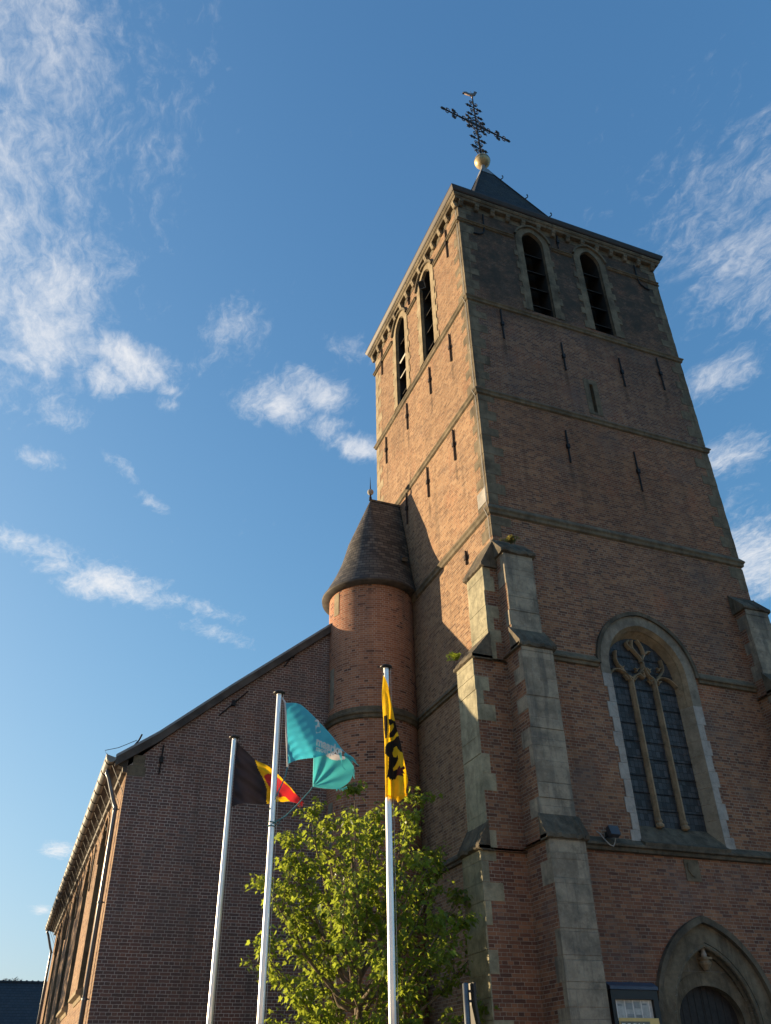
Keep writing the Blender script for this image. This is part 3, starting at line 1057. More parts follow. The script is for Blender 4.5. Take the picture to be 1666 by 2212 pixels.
for x in (3.61, 4.28):
    o_ = part(mullion([(x, 6.36), (x, 7.5), (x, 8.6), (x, 9.78)]), 'mullion', M['stone_brown'], bw)
for x in (3.61, 4.28):
    mb = MB()
    mb.lathe((x, GY - .03, 6.38), [(.09, 0), (.095, .05), (.06, .09), (.075, .13), (.05, .2)], 8)
    part(mb, 'mullion_base', M['stone_brown'], bw)
TR = [[(2.94, 9.80), (3.08, 9.97), (3.23, 10.02), (3.37, 9.98), (3.50, 9.87), (3.58, 9.72)],
      [(3.58, 9.74), (3.68, 9.89), (3.83, 9.98), (3.95, 10.08), (4.0, 10.26), (3.95, 10.42), (3.83, 10.56), (3.76, 10.68), (3.80, 10.86)],
      [(3.96, 10.30), (4.04, 10.44), (4.18, 10.60), (4.28, 10.62)],
      [(3.62, 9.82), (3.48, 9.90), (3.38, 10.0), (3.28, 10.12), (3.22, 10.28), (3.25, 10.5)],
      [(4.24, 9.72), (4.22, 9.90), (4.12, 9.97), (4.06, 10.08), (4.0, 10.22)],
      [(4.24, 9.74), (4.32, 9.89), (4.46, 9.96), (4.62, 9.96), (4.76, 9.90), (4.88, 9.78)],
      [(4.36, 9.94), (4.50, 10.07), (4.58, 10.22), (4.55, 10.45)],
      [(3.72, 10.62), (3.62, 10.75), (3.70, 10.84)], [(4.10, 10.5), (4.06, 10.72), (3.95, 10.9)],
      [(3.95, 10.10), (3.86, 9.98), (3.95, 9.90), (3.96, 9.98), (3.94, 10.08)]]
mb = MB()
for t_ in TR:
    mullion(smoothp([(x + .035, z) for x, z in t_]), .032, .055, mb)
for cx_, cz_, s_ in ((3.44, 9.86, 1), (3.70, 9.86, -1), (4.12, 9.84, 1), (4.38, 9.84, -1), (3.36, 10.10, 1), (3.80, 10.10, -1), (4.14, 10.14, 1), (4.46, 10.2, -1)):
    cx_ += .035
    mullion([(cx_ - .06 * s_, cz_ + .03), (cx_, cz_ - .01), (cx_ + .035 * s_, cz_ - .075)], .022, .045, mb)
    mullion([(cx_, cz_ - .01), (cx_ + .07 * s_, cz_ + .02)], .018, .04, mb)
part(mb, 'tracery', M['stone_brown'], bw)

# --- plaque under the window
mb = MB()
mb.box(3.84, 4.21, YF - .02, YF + .05, 5.26, 5.69)
mb.tube([(3.93, YF - .03, 5.62), (3.91, YF - .03, 5.48), (3.98, YF - .03, 5.38), (4.04, YF - .03, 5.36)], .02, 6)
part(mb, 'plaque', M['stone_plain'])

# --- portal
do = arch(3.95, 1.36, 0.0, 2.70, 4.47, 16)
dh = arch(3.95, 1.46, 2.3, 2.70, 4.60, 16)
dr = arch(3.95, 1.03, 0.0, 2.70, 4.12, 16)
dr2 = arch(3.95, .94, 0.0, 2.70, 3.99, 16)
TYM = .32
mb = MB()
arc_ring(mb, dr, do, Fy, YF + .02, YF - .004)
mb.strip([Fy(YF - .004)(*p) for p in dr], [Fy(YF + .10)(*p) for p in dr])
pr_ = part(mb, 'portal', M['stone_plain'])
mb = MB()
arc_ring(mb, do, dh, Fy, YF, YF - .11)
part(mb, 'hood_mould', M['stone_dark'], pr_)
mb = MB()
ri = [(.04, .0), (.02, .05), (-.03, .06), (-.02, .1), (.0, .12)]
rings = []
for k in range(len(dr)):
    pass
for (f_, y_), (f2, y2) in zip([(0, .10), (.35, .13), (.30, .17), (.85, .20), (.8, .27), (1, .29)], [(.35, .13), (.30, .17), (.85, .20), (.8, .27), (1, .29), (1, .33)]):
    A = [Fy(YF + y_)(p[0] + (q[0] - p[0]) * f_, p[1] + (q[1] - p[1]) * f_) for p, q in zip(dr, dr2)]
    B = [Fy(YF + y2)(p[0] + (q[0] - p[0]) * f2, p[1] + (q[1] - p[1]) * f2) for p, q in zip(dr, dr2)]
    mb.strip(A, B)
mb.tube([Fy(YF + .05)(p[0] * .97 + 3.95 * .03, p[1] * .97 + 2.75 * .03) for p in dr], .05, 8)
part(mb, 'moulded_reveal', M['stone'], pr_)
dd = arch(3.95, .76, 0.0, 2.80, 3.38, 12)
do_ = arch(3.95, .965, 0.0, 2.80, 3.62, 12)
mb = MB()
mb.fill(dr2, [dd], Fy(TYM))
part(mb, 'tympanum', M['stone'], pr_)
mb = MB()
inn = [p for p in dd if True]
oo = [(max(3.95 - .935, min(3.95 + .935, x)), z) for x, z in do_]
arc_ring(mb, inn, oo, Fy, TYM, TYM - .03)
mb.strip([Fy(TYM - .03)(*p) for p in inn], [Fy(TYM + .2)(*p) for p in inn])
part(mb, 'door_surround', M['stone_plain'], pr_)
mb = MB()
mb.box(3.955, 4.72, TYM + .15, TYM + .2, 0, 3.42)
mb.box(3.18, 3.945, TYM + .15, TYM + .2, 0, 3.42)
for i in range(9):
    x = 3.25 + i * .165
    mb.box(x, x + .012, TYM + .142, TYM + .151, 0, 3.4)
part(mb, 'door', M['door_wood'], pr_)
mb = MB()
mb.lathe((3.99, TYM - .09, 3.64), [(.05, 0), (.12, .10), (.13, .14), (.10, .16), (.09, .2)], 10)
mb.box(3.88, 4.10, TYM - .2, TYM + .0, 3.83, 3.87)
part(mb, 'statue_bracket', M['stone_brown'], pr_)
mb = MB()
mb.lathe((3.99, TYM - .10, 3.87), [(.05, 0), (.06, .05), (.045, .1), (.05, .2), (.058, .27), (.03, .31), (.045, .34), (.05, .38), (.03, .42), (.01, .44)], 9)
part(mb, 'statuette', M['stone_white'], pr_, True)
# ---------------------------------------------------------------- spire
SX, SY = 3.88, 3.94


def sq_ring(h, z):
    return [(SX - h, SY - h, z), (SX + h, SY - h, z), (SX + h, SY + h, z), (SX - h, SY + h, z)]


mb = MB()
lv = [(4.02, 26.72), (3.35, 27.35), (2.78, 28.05), (2.44, 28.7), (2.16, 29.5)]
lv += [(2.16 + (.11 - 2.16) * t / 5, 29.5 + (35.65 - 29.5) * t / 5) for t in range(1, 6)]
for (h0, z0), (h1, z1) in zip(lv, lv[1:]):
    mb.strip(sq_ring(h0, z0), sq_ring(h1, z1), 0, True)
spire = part(mb, 'spire_roof', M['slate'])
mb = MB()
for sx, sy in ((-1, -1), (1, -1), (1, 1), (-1, 1)):
    mb.tube([(SX + sx * (h + .01), SY + sy * (h + .01), z) for h, z in lv], .03, 6)
part(mb, 'hip_flashing', M['slate'], spire)
mb = MB()
mb.strip(sq_ring(.33, 35.05), sq_ring(.15, 35.68), 0, True)
mb.lathe((SX, SY, 35.6), [(.17, 0), (.12, .2), (.09, .45)], 12)
part(mb, 'lead_cap', M['lead'], spire)
for sx, sy, z in ((-1, 1, 33.6), (1, -1, 34.6), (1, -1, 32.7), (1, -1, 31.0), (1, -1, 28.6), (-1, 1, 31.6)):
    h = .11 + (35.65 - z) * (2.05 / 6.15)
    d = Vector((sx, sy, 0)).normalized()
    q = Vector((SX + sx * h, SY + sy * h, z))
    mb = MB()
    mb.tube([q, q + d * .08 + Vector((0, 0, .01)), q + d * .15 + Vector((0, 0, .05)), q + d * .16 + Vector((0, 0, .15)), q + d * .13 + Vector((0, 0, .21))], [.024, .024, .022, .02, .03], 6)
    part(mb, 'roof_hook', M['iron'], spire)

mb = MB()
prof = [(.36 * math.sin(PI * k / 16), 36.38 - .36 * math.cos(PI * k / 16)) for k in range(17)]
mb.lathe((SX, SY, 0), [(max(r, .004), z) for r, z in prof], 28)
part(mb, 'gilt_ball', M['gold'], None, True)
mb = MB()
mb.lathe((SX, SY, 36.365), [(.361, 0), (.367, .008), (.367, .022), (.361, .03)], 28)
part(mb, 'ball_seam', M['iron'])

# cross: local plane spanned by e (horizontal) and z
ce = Vector((math.cos(.10), math.sin(.10), 0))
cn = Vector((-ce.y, ce.x, 0))
CZ = 39.30
CO = Vector((SX - .06, SY, CZ))


def cp_(s, z, d=0.0):
    return CO + ce * s + Vector((0, 0, z)) + cn * d


mb = MB()
mb.tube([cp_(.05, -2.62), cp_(0, 2.35)], [.05, .032], 8)
mb.tube([cp_(-1.80, 0), cp_(1.80, 0)], .036, 8)
for s1 in (-1, 1):
    mb.tube([cp_(-.95, .05 * s1), cp_(.95, .05 * s1)], .02, 6)


def scroll(s, z, ds, dz, R0=.13, mb=mb):
    R0 *= 1.35
    """small iron volute springing from (s, z) towards (ds, dz)"""
    pts = []
    a0 = math.atan2(dz, ds)
    cx_, cz_ = s + ds * R0, z + dz * R0
    for k in range(12):
        a = a0 + PI + k * .5
        r = R0 * (1 - k / 15)
        pts.append(cp_(cx_ + r * math.cos(a), cz_ + r * math.sin(a)))
    mb.tube(pts, .021, 5)


def fleuron(s, z, dx, dz, L=.3):
    L *= 1.25
    mb.tube([cp_(s, z), cp_(s + dx * L, z + dz * L)], [.028, .02], 5)
    for t in (.45, .8):
        q = (s + dx * L * t, z + dz * L * t)
        for sg in (-1, 1):
            mb.tube([cp_(*q), cp_(q[0] - dz * .085 * sg + dx * .06, q[1] + dx * .085 * sg + dz * .06)], .013, 5)
            scroll(q[0], q[1], (-dz * sg + dx) * .5, (dx * sg + dz) * .5, .065)
    mb.tube([cp_(s + dx * L * .92, z + dz * L * .92), cp_(s + dx * (L + .11), z + dz * (L + .11))], [.032, .008], 6)


for s1 in (-1, 1):
    for s0 in (.62, 1.05, 1.5):
        for z1 in (-1, 1):
            scroll(s1 * s0, 0, s1 * .5, z1 * .9, .10)
    for z1 in (-1, 1):
        fleuron(s1 * 1.22, 0, 0, z1, .26)
    fleuron(s1 * 1.6, 0, s1, 0, .20)
    for z0 in (-1.95, -1.2, .75, 1.45):
        fleuron(0, z0, s1, 0, .30)
    for z0 in (-1.6, -.85, 1.1, 1.78, -2.25):
        scroll(0, z0, s1 * .9, .45, .11)
        scroll(0, z0, s1 * .9, -.45, .09)
    mb.tube([cp_(s1 * .02, -2.6), cp_(s1 * .33, -2.1), cp_(0, -1.65)], .015, 5)
    mb.tube([cp_(s1 * .02, -1.95), cp_(s1 * .30, -2.35)], .015, 5)
    for z1 in (-1, 1):
        fleuron(s1 * .18, z1 * .18, s1 * .707, z1 * .707, .34)
dia = [(-.62, 0), (0, .62), (.62, 0), (0, -.62)]
for a, b in zip(dia, dia[1:] + dia[:1]):
    mb.tube([cp_(*a), cp_(*b)], .026, 6)
for k in range(-3, 4):
    t = k * .13
    mb.tube([cp_(t, .60 - abs(t)), cp_(t, -.60 + abs(t))], .011, 5)
    mb.tube([cp_(.60 - abs(t), t), cp_(-.60 + abs(t), t)], .011, 5)
ring_ = [cp_(.33 * math.cos(a * PI / 12), .33 * math.sin(a * PI / 12)) for a in range(25)]
mb.tube(ring_, .02, 6)
cross = part(mb, 'iron_cross', M['iron'])
mb = MB()
cock = [(-.34, .30), (-.42, .24), (-.36, .22), (-.44, .15), (-.34, .14), (-.22, .05), (-.10, -.03), (.04, -.06), (.16, -.02), (.22, .08), (.21, .20), (.28, .22), (.23, .26),
        (.20, .31), (.17, .28), (.14, .32), (.13, .26), (.11, .16), (.02, .13), (-.08, .14), (-.16, .20), (-.22, .29)]
we = Vector((.93, -.365, 0))
wn_ = Vector((.365, .93, 0))
mb.prism(cock, lambda s, z: CO + we * (s - .02) + Vector((0, 0, z + 2.56)) - wn_ * .03, lambda s, z: CO + we * (s - .02) + Vector((0, 0, z + 2.56)) + wn_ * .03)
mb.lathe(cp_(0.0, 2.42), [(.02, -.1), (.05, -.05), (.05, .0), (.015, .04), (.012, .1)], 8)
mb.tube([cp_(-.03, 2.62), cp_(-.05, 2.86)], .012, 5)
part(mb, 'weathercock', M['copper'], cross)

# ---------------------------------------------------------------- stair turret
TX, TY, TR_, TE, TZ, TA = -.95, 5.80, 1.25, 1.45, 13.92, 17.66
mb = MB()
NSEG = 72
for k in range(NSEG):
    a0, a1 = 2 * PI * k / NSEG, 2 * PI * (k + 1) / NSEG
    p0 = (TX + TR_ * math.cos(a0), TY + TR_ * math.sin(a0))
    p1 = (TX + TR_ * math.cos(a1), TY + TR_ * math.sin(a1))
    u0, u1 = a0 * TR_, a1 * TR_
    mb.face([(*p0, 0), (*p1, 0), (*p1, 14.0), (*p0, 14.0)], 0, [(u0, 0), (u1, 0), (u1, 14.0), (u0, 14.0)])
tur = part(mb, 'turret_wall', M['brick_turret'], None, True)
mb = MB()
mb.lathe((TX, TY, 0), [(TR_ + .001, 9.80), (TR_ + .055, 9.82), (TR_ + .06, 9.9), (TR_ + .105, 9.93), (TR_ + .105, 9.98), (TR_ + .03, 10.03), (TR_ + .03, 10.12), (TR_ + .001, 10.14)], 72)
part(mb, 'turret_band', M['stone_band'], None)
# long stone let into the left flank, and a pale one below the eaves
for ang, z0, z1, mt in ((188, 10.3, 11.45, 'stone_arch'), (196, 13.05, 13.75, 'stone_warm'), (190, 6.6, 7.8, 'stone_arch')):
    mb = MB()
    a = R(ang)
    A, B = [], []
    for k in range(7):
        b = a - .09 + .18 * k / 6
        A.append((TX + (TR_ + .012) * math.cos(b), TY + (TR_ + .012) * math.sin(b), z0))
        B.append((*A[-1][:2], z1))
    mb.strip(A, B)
    A2 = [(TX + (TR_ - .02) * math.cos(a - .09 + .18 * k / 6), TY + (TR_ - .02) * math.sin(a - .09 + .18 * k / 6), z0) for k in range(7)]
    B2 = [(p[0], p[1], z1) for p in A2]
    mb.strip(A, A2)
    mb.strip(B, B2)
    mb.face([A[0], A2[0], B2[0], B[0]])
    mb.face([A[-1], A2[-1], B2[-1], B[-1]])
    part(mb, 'turret_stone', M[mt])


def teave(a, r, z):
    return Vector((min(XL - .002, TX + r * math.cos(a)), TY + r * math.sin(a), z))


mb = MB()
NT_ = 96
rows = [(0.0, TE, TZ), (.10, TE * .925, TZ + .20)]


def roofpt(a, t):
    """t = 0 at the eave, 1 at the ridge; a slight bell-cast at the foot"""
    b = teave(a, TE, TZ)
    xr = min(XL - .002, max(TX, b.x))
    top = Vector((xr, TY, TA))
    zt = TZ + (TA - TZ) * t
    k = 1 - t + (-.06 * math.sin(min(1, t / .5) * PI)) * (1 if t < .5 else 0)
    return Vector((xr + (b.x - xr) * k, TY + (b.y - TY) * k, zt))


for i in range(NT_):
    a0, a1 = 2 * PI * i / NT_, 2 * PI * (i + 1) / NT_
    for j in range(16):
        t0, t1 = j / 16, (j + 1) / 16
        q = [roofpt(a0, t0), roofpt(a1, t0), roofpt(a1, t1), roofpt(a0, t1)]
        L = 3.95
        mb.face(q, 0, [(a0 * 1.2, t0 * L), (a1 * 1.2, t0 * L), (a1 * 1.2, t1 * L), (a0 * 1.2, t1 * L)])
troof = part(mb, 'turret_roof', M['slate_turret'], None, True)
mb = MB()
o0 = [teave(2 * PI * i / NT_, TE + .0, TZ + .0) for i in range(NT_)]
o1 = [teave(2 * PI * i / NT_, TE + .03, TZ - .02) for i in range(NT_)]
o2 = [teave(2 * PI * i / NT_, TE + .02, TZ - .09) for i in range(NT_)]
o3 = [teave(2 * PI * i / NT_, TR_ - .02, TZ - .13) for i in range(NT_)]
for A, B in ((o0, o1), (o1, o2), (o2, o3)):
    mb.strip(A, B, 0, True)
part(mb, 'turret_eaves', M['soffit'], troof, True)
mb = MB()
mb.tube([(TX, TY, TA - .02), (XL - .01, TY, TA - .02)], .05, 8)
part(mb, 'ridge_roll', M['slate_turret'], troof)
mb = MB()
for i in range(20):
    t = i / 19
    q = roofpt(-.78 + .0 * t, t)
mb.obox(roofpt(R(-62), .30) + Vector((.05, -.04, .03)), (1, 0, 0), (0, .8, .6), (0, -.6, .8), .09, .10, .06)
part(mb, 'roof_vent', M['slate_turret'], troof)
mb = MB()
mb.lathe((TX, TY, TA - .02), [(.05, 0), (.045, .1), (.03, .16), (.03, .22)], 12)
mb.lathe((TX, TY, TA + .42), [(.022, -.02), (.018, .1), (.003, .52)], 8)
fin = part(mb, 'turret_finial', M['iron'])
mb = MB()
mb.lathe((TX, TY, TA + .31), [(max(.004, .105 * math.sin(PI * k / 12)), -.105 * math.cos(PI * k / 12)) for k in range(13)], 16)
part(mb, 'finial_ball', M['stone_white'], fin, True)

# ---------------------------------------------------------------- nave
NY, NX, NB = 5.90, -7.21, 31.2
rake = [(-7.21, 8.33), (-6.6, 8.93), (-4.9, 10.50), (-2.3, 12.62), (.20, 14.70)]
mb = MB()
mb.fill([(NX, 0)] + rake + [(.2, 0)], [], Fy(NY))
part(mb, 'nave_gable_wall', M['brick_nave'])
nwin = [arch(y, .98, 3.9, 7.1, 8.05, 10) for y in (9.65, 14.2, 18.75, 23.3, 27.85)]
mb = MB()
mb.fill([(NY, 0), (NY, 8.33), (NB, 8.33), (NB, 0)], nwin, Fx(NX))
part(mb, 'nave_side_wall', M['brick_nave_side'])
mb = MB()
mb.face([(NX, NB, 0), (15.1, NB, 0), (15.1, NB, 8.33), (3.95, NB, 18.25), (NX, NB, 8.33)])
mb.face([(15.1, NB, 0), (15.1, NY, 0), (15.1, NY, 8.33), (15.1, NB, 8.33)])
mb.fill([(7.7, 0), (7.7, 14.9), (15.1, 8.33), (15.1, 0)], [], Fy(NY))
part(mb, 'nave_rear_wall', M['brick_nave'])
for i, o in enumerate(nwin):
    y = (9.65, 14.2, 18.75, 23.3, 27.85)[i]
    inner = arch(y, .86, 4.05, 7.1, 7.95, 10)
    mb = MB()
    mb.strip([Fx(NX)(*p) for p in o], [Fx(NX + .16)(*p) for p in o])
    mb.strip([Fx(NX + .16)(*p) for p in o], [Fx(NX + .17)(*p) for p in inner])
    mb.strip([Fx(NX + .17)(*p) for p in inner], [Fx(NX + .42)(*p) for p in inner])
    nw = part(mb, 'nave_window', M['stone_plain'])
    mb = MB()
    mb.fill(inner, [], Fx(NX + .40))
    part(mb, 'glass', M['glass'], nw)
    mb = MB()
    sp = [(NX - .16, 3.78), (NX - .16, 3.86), (NX + .4, 4.12), (NX + .4, 3.68), (NX - .02, 3.68), (NX - .05, 3.76)]
    mb.prism(sp, lambda a, z: (a, y - 1.12, z), lambda a, z: (a, y + 1.12, z))
    part(mb, 'sill', M['stone_warm'], nw)
    mb = MB()
    for k in (-1, 0, 1):
        mb.tube([(NX + .37, y + k * .43, 4.1), (NX + .37, y + k * .43, 7.7)], .02, 5)
    for z in (4.6, 5.2, 5.8, 6.4, 7.0):
        mb.tube([(NX + .37, y - .85, z), (NX + .37, y + .85, z)], .014, 5)
    part(mb, 'glazing_bars', M['iron'], nw)
    hood_o, hood_in = arch(y, 1.12, 7.1, 7.1, 8.2, 10), arch(y, .982, 7.1, 7.1, 8.05, 10)
    mb = MB()
    arc_ring(mb, hood_in[1:-1], hood_o[1:-1], Fx, NX, NX - .03)
    part(mb, 'brick_arch', M['brick_nave_side'], nw)

# roof: two pitches with slates, verge boards
mb = MB()
RT = [(-7.52, 8.50), (-7.30, 8.66), (-6.6, 9.18), (-4.9, 10.66), (-2.3, 12.83), (3.95, 18.1)]
y0, y1 = NY - .10, NB + .15
A = [(x, y0, z) for x, z in RT]
B = [(x, y1, z) for x, z in RT]
C_ = [(7.9 - x, y0, z) for x, z in RT]
D_ = [(7.9 - x, y1, z) for x, z in RT]
mb.strip(A[:-1] + [A[-1]], B)
mb.strip(D_, C_)
mb.strip([(x, y, z - .12) for x, y, z in A], [(x, y, z - .12) for x, y, z in B])
mb.strip([(x, y, z - .12) for x, y, z in C_], [(x, y, z - .12) for x, y, z in D_])
mb.strip(B, [(x, y, z - .12) for x, y, z in B])
nroof = part(mb, 'nave_roof', M['slate'])
mb = MB()
T0 = [(x, y0 - .012, z + .02) for x, z in RT[:-1]] + [(.05, y0 - .012, 14.83)]
T1 = [(x, y0 - .012, z - .23) for x, z in RT[:-1]] + [(.05, y0 - .012, 14.58)]
T2 = [(x, y + .04, z) for x, y, z in T1]
T3 = [(x, y + .10, z) for x, y, z in T0]
mb.strip(T0, T1)
mb.strip(T1, T2)
mb.strip(T2, [(x, NY - .002, z) for x, y, z in T1])
mb.strip(T0, T3)
mb.face([T0[0], T1[0], T2[0], T3[0]])
part(mb, 'verge_board', M['soffit'], nroof)
mb = MB()
mb.strip([(x, y - .02, z + .035) for x, y, z in T0], [(x, y - .02, z - .035) for x, y, z in T0])
mb.strip([(x, y - .02, z + .035) for x, y, z in T0], [(x, y + .14, z + .035) for x, y, z in T0])
part(mb, 'verge_flashing', M['lead'], nroof)
# eaves soffit under the overhang
mb = MB()
mb.strip([(NX, NY + .0, 8.18), (NX, NB, 8.18)], [(NX - .10, NY, 8.20), (NX - .10, NB, 8.20)])
mb.strip([(NX - .10, NY, 8.20), (NX - .10, NB, 8.20)], [(NX - .11, NY, 8.30), (NX - .11, NB, 8.30)])
mb.strip([(NX - .11, NY, 8.30), (NX - .11, NB, 8.30)], [(NX - .36, NY, 8.37), (NX - .36, NB, 8.37)])
mb.face([(NX, NY, 8.18), (NX - .10, NY, 8.20), (NX - .11, NY, 8.30), (NX - .36, NY, 8.37), (NX - .3, NY, 8.5), (NX, NY, 8.5)])
part(mb, 'eaves_soffit', M['soffit'], nroof)
mb = MB()
mb.box(-7.10, -6.82, NY - .012, NY + .1, 8.36, 8.62)
mb.box(-7.2, -6.78, NY - .014, NY + .1, 8.12, 8.355)
part(mb, 'kneeler_stones', M['stone_dark'])
# gutter
GX, GZ, GR = -7.62, 8.47, .115
mb = MB()
pr = [(GX + GR * math.cos(a), GZ + GR * math.sin(a)) for a in [PI + PI * k / 10 for k in range(11)]]
pr = [(GX - GR, GZ + .06)] + pr
ys = [NY - .12, NB + .1]
mb.strip([(x, ys[0], z) for x, z in pr], [(x, ys[1], z) for x, z in pr])
for yy in ys:
    mb.face([(x, yy, z) for x, z in pr])
gut = part(mb, 'gutter', M['zinc'])
mb = MB()
mb.tube([(GX - GR, ys[0], GZ + .065), (GX - GR, ys[1], GZ + .065)], .012, 6)
part(mb, 'gutter_bead', M['zinc'], gut)
br0 = None
for i in range(30):
    y = NY + .10 + i * .85
    if br0 is None:
        mb = MB()
        mb.tube([(GX + (GR + .008) * math.cos(a), y, GZ + (GR + .008) * math.sin(a)) for a in [PI + PI * k / 10 for k in range(11)]], .010, 5)
        br0 = part(mb, 'gutter_bracket', M['iron'], gut)
        mb = MB()
        mb.tube([(GX + .06, y, GZ - .12), (NX - .015, y - .05, 7.72), (NX - .015, y - .05, 7.66)], .009, 5)
        st0 = part(mb, 'gutter_stay', M['zinc'], gut)
    else:
        for o in (br0, st0):
            c = o.copy()
            COL.objects.link(c)
            c.location.y = i * .85
            c.parent = gut
# lightning wire hook on the roof edge
mb = MB()
mb.tube([(-7.15, NY - .1, 8.80), (-7.05, NY - .12, 8.95), (-7.0, NY - .12, 9.1)], .022, 6)
mb.tube([(-7.72, NY - .1, 8.5), (-7.8, NY - .1, 8.62), (-7.5, NY - .1, 8.72), (-7.1, NY - .1, 8.95)], .008, 5)
part(mb, 'roof_hook', M['iron'], nroof)


def downpipe(y, x=-7.30):
    mb = MB()
    mb.tube([(GX, y, GZ - .08), (GX, y, GZ - .20), (GX + .06, y, GZ - .30), (x - .06, y, 7.62), (x, y, 7.50), (x, y, 7.3), (x, y, 0)], .052, 12)
    d = part(mb, 'downpipe', M['pipe'], None, True)
    mb = MB()
    for z in (7.45, 5.4, 3.5, 2.0):
        mb.lathe((x, y, z), [(.055, -.03), (.062, -.02), (.062, .02), (.055, .03)], 14)
        mb.tube([(x, y, z), (NX + .01, y, z)], .014, 5)
    part(mb, 'pipe_collar', M['pipe'], d)


downpipe(NY + .52)
downpipe(NB - .25)
# wall anchors of the nave
for a, b in (((-3.05, 12.2), (-3.5, 11.45)), ((-4.45, 10.6), (-5.15, 9.85)), ((-6.44, 8.92), (-6.46, 8.2))):
    part(anchor_bar(Fy, NY, [a, b], .018), 'wall_anchor', M['iron'])
for y in (11.9, 16.5, 21.0, 25.6):
    mb = MB()
    x = NX - .05
    pts = [(y - .05, 6.75), (y - .10, 6.68), (y - .06, 6.62), (y, 6.70), (y, 7.75), (y + .03, 7.88), (y + .09, 7.88), (y + .11, 7.78), (y + .11, 7.0), (y + .14, 6.9)]
    mb.tube([(x, a, z) for a, z in pts], .022, 6)
    part(mb, 'wall_anchor', M['iron_rust'])

# ---------------------------------------------------------------- things fixed to the church
fl = empty('floodlight', (2.0, YF, 5.9), 'small dark square floodlight on the ledge left of the traceried window', 'floodlight')
mb = MB()
mb.obox((2.0, -.20, 6.05), (1, 0, 0), (0, .94, -.34), (0, .34, .94), .115, .06, .10)
part(mb, 'housing', M['flood'], fl)
mb = MB()
mb.obox((2.0, -.10, 6.02), (1, 0, 0), (0, 1, 0), (0, 0, 1), .08, .09, .05)
mb.tube([(1.9, YF, 5.95), (1.93, -.1, 5.98), (2.0, -.15, 6.0)], .015, 6)
part(mb, 'bracket', M['black_metal'], fl)
mb = MB()
mb.tube(smoothp3 if False else [(2.06, -.16, 5.94), (2.07, -.10, 5.86), (2.03, -.09, 5.79), (1.95, -.09, 5.81), (1.86, -.05, 5.93), (1.80, -.02, 6.04), (1.78, .06, 6.1)], .012, 6)
part(mb, 'cable', M['cable'], fl)

nb_ = empty('notice_board', (1.98, YF, 1.6), 'dark framed church notice board with blue top rail and yellow poster left of door', 'notice board')
mb = MB()
mb.box(1.47, 1.55, -.05, .07, 1.6, 3.24)
mb.box(2.39, 2.50, -.05, .07, 1.6, 3.24)
mb.box(1.551, 2.389, -.05, .07, 3.09, 3.24)
mb.box(1.551, 2.389, -.05, .07, 1.6, 1.7)
part(mb, 'frame', M['black_metal'], nb_)
mb = MB()
mb.prism([(.078, 3.38), (-.07, 3.30), (-.075, 3.245), (.078, 3.245)], lambda y, z: (1.46, y, z), lambda y, z: (2.52, y, z))
part(mb, 'top_rail', M['blue_metal'], nb_)
mb = MB()
mb.box(1.551, 2.389, .03, .06, 1.7, 3.09)
part(mb, 'back_panel', M['black_metal'], nb_)
mb = MB()
mb.box(1.552, 2.388, .018, .024, 2.75, 3.085)
ppr = part(mb, 'paper_sheets', M['paper'], nb_)
mb = MB()
for x in (1.60, 1.78, 1.96, 2.14, 2.31):
    mb.box(x, x + .012, .014, .0175, 2.79, 3.08)
part(mb, 'sheet_edges', M['white_ink'], nb_)
mb = MB()
for x0, z0, z1, w_ in ((1.63, 2.98, 3.02, .09), (1.81, 2.93, 3.04, .13), (1.99, 2.95, 3.05, .12), (1.82, 2.80, 2.86, .14), (2.0, 2.80, 2.85, .13), (2.17, 3.0, 3.03, .1)):
    mb = MB()
    mb.box(x0, x0 + w_, .0145, .0172, z0, z1)
    part(mb, 'paper_print', M['faded_print'], nb_)
mb = MB()
mb.box(1.56, 2.43, -.058, -.054, 1.75, 2.79)
ypo = part(mb, 'yellow_poster', M['paper_y'], nb_)
mb = MB()
mb.box(1.58, 2.22, -.0625, -.0595, 2.44, 2.735)
part(mb, 'poster_panel', M['ink'], nb_)


def text_mesh(body, size, fn, name, mat, parent, mirror=False, align='LEFT', bold=.0):
    cu_ = bpy.data.curves.new(name, 'FONT')
    cu_.body = body
    cu_.size = size
    cu_.align_x = align
    cu_.offset = bold
    cu_.resolution_u = 3
    ob = bpy.data.objects.new(name, cu_)
    COL.objects.link(ob)
    dg = bpy.context.evaluated_depsgraph_get()
    me = bpy.data.meshes.new_from_object(ob.evaluated_get(dg))
    bpy.data.objects.remove(ob)
    bm = bmesh.new()
    bm.from_mesh(me)
    bmesh.ops.subdivide_edges(bm, edges=bm.edges[:], cuts=2, use_grid_fill=False)
    bmesh.ops.triangulate(bm, faces=bm.faces[:])
    off = root_loc(parent)
    for v in bm.verts:
        x = -v.co.x if mirror else v.co.x
        v.co = Vector(fn(x, v.co.y)) - off
    bm.to_mesh(me)
    bm.free()
    me.name = name
    me.materials.clear()
    me.materials.append(mat)
    o = bpy.data.objects.new(name, me)
    COL.objects.link(o)
    o.parent = parent
    return o


# the poster print shows back to front, as in the photograph
text_mesh('NORE', .185, lambda x, y: (2.10 + x, -.066, 2.575 + y), 'poster_lettering', M['white_ink'], nb_, mirror=True, bold=.004)
mb = MB()
mb.prism([(2.12, 2.70), (2.20, 2.60), (2.12, 2.56), (2.15, 2.61)], Fy(-.0635), Fy(-.066))
part(mb, 'poster_arrow', M['white_ink'], nb_)


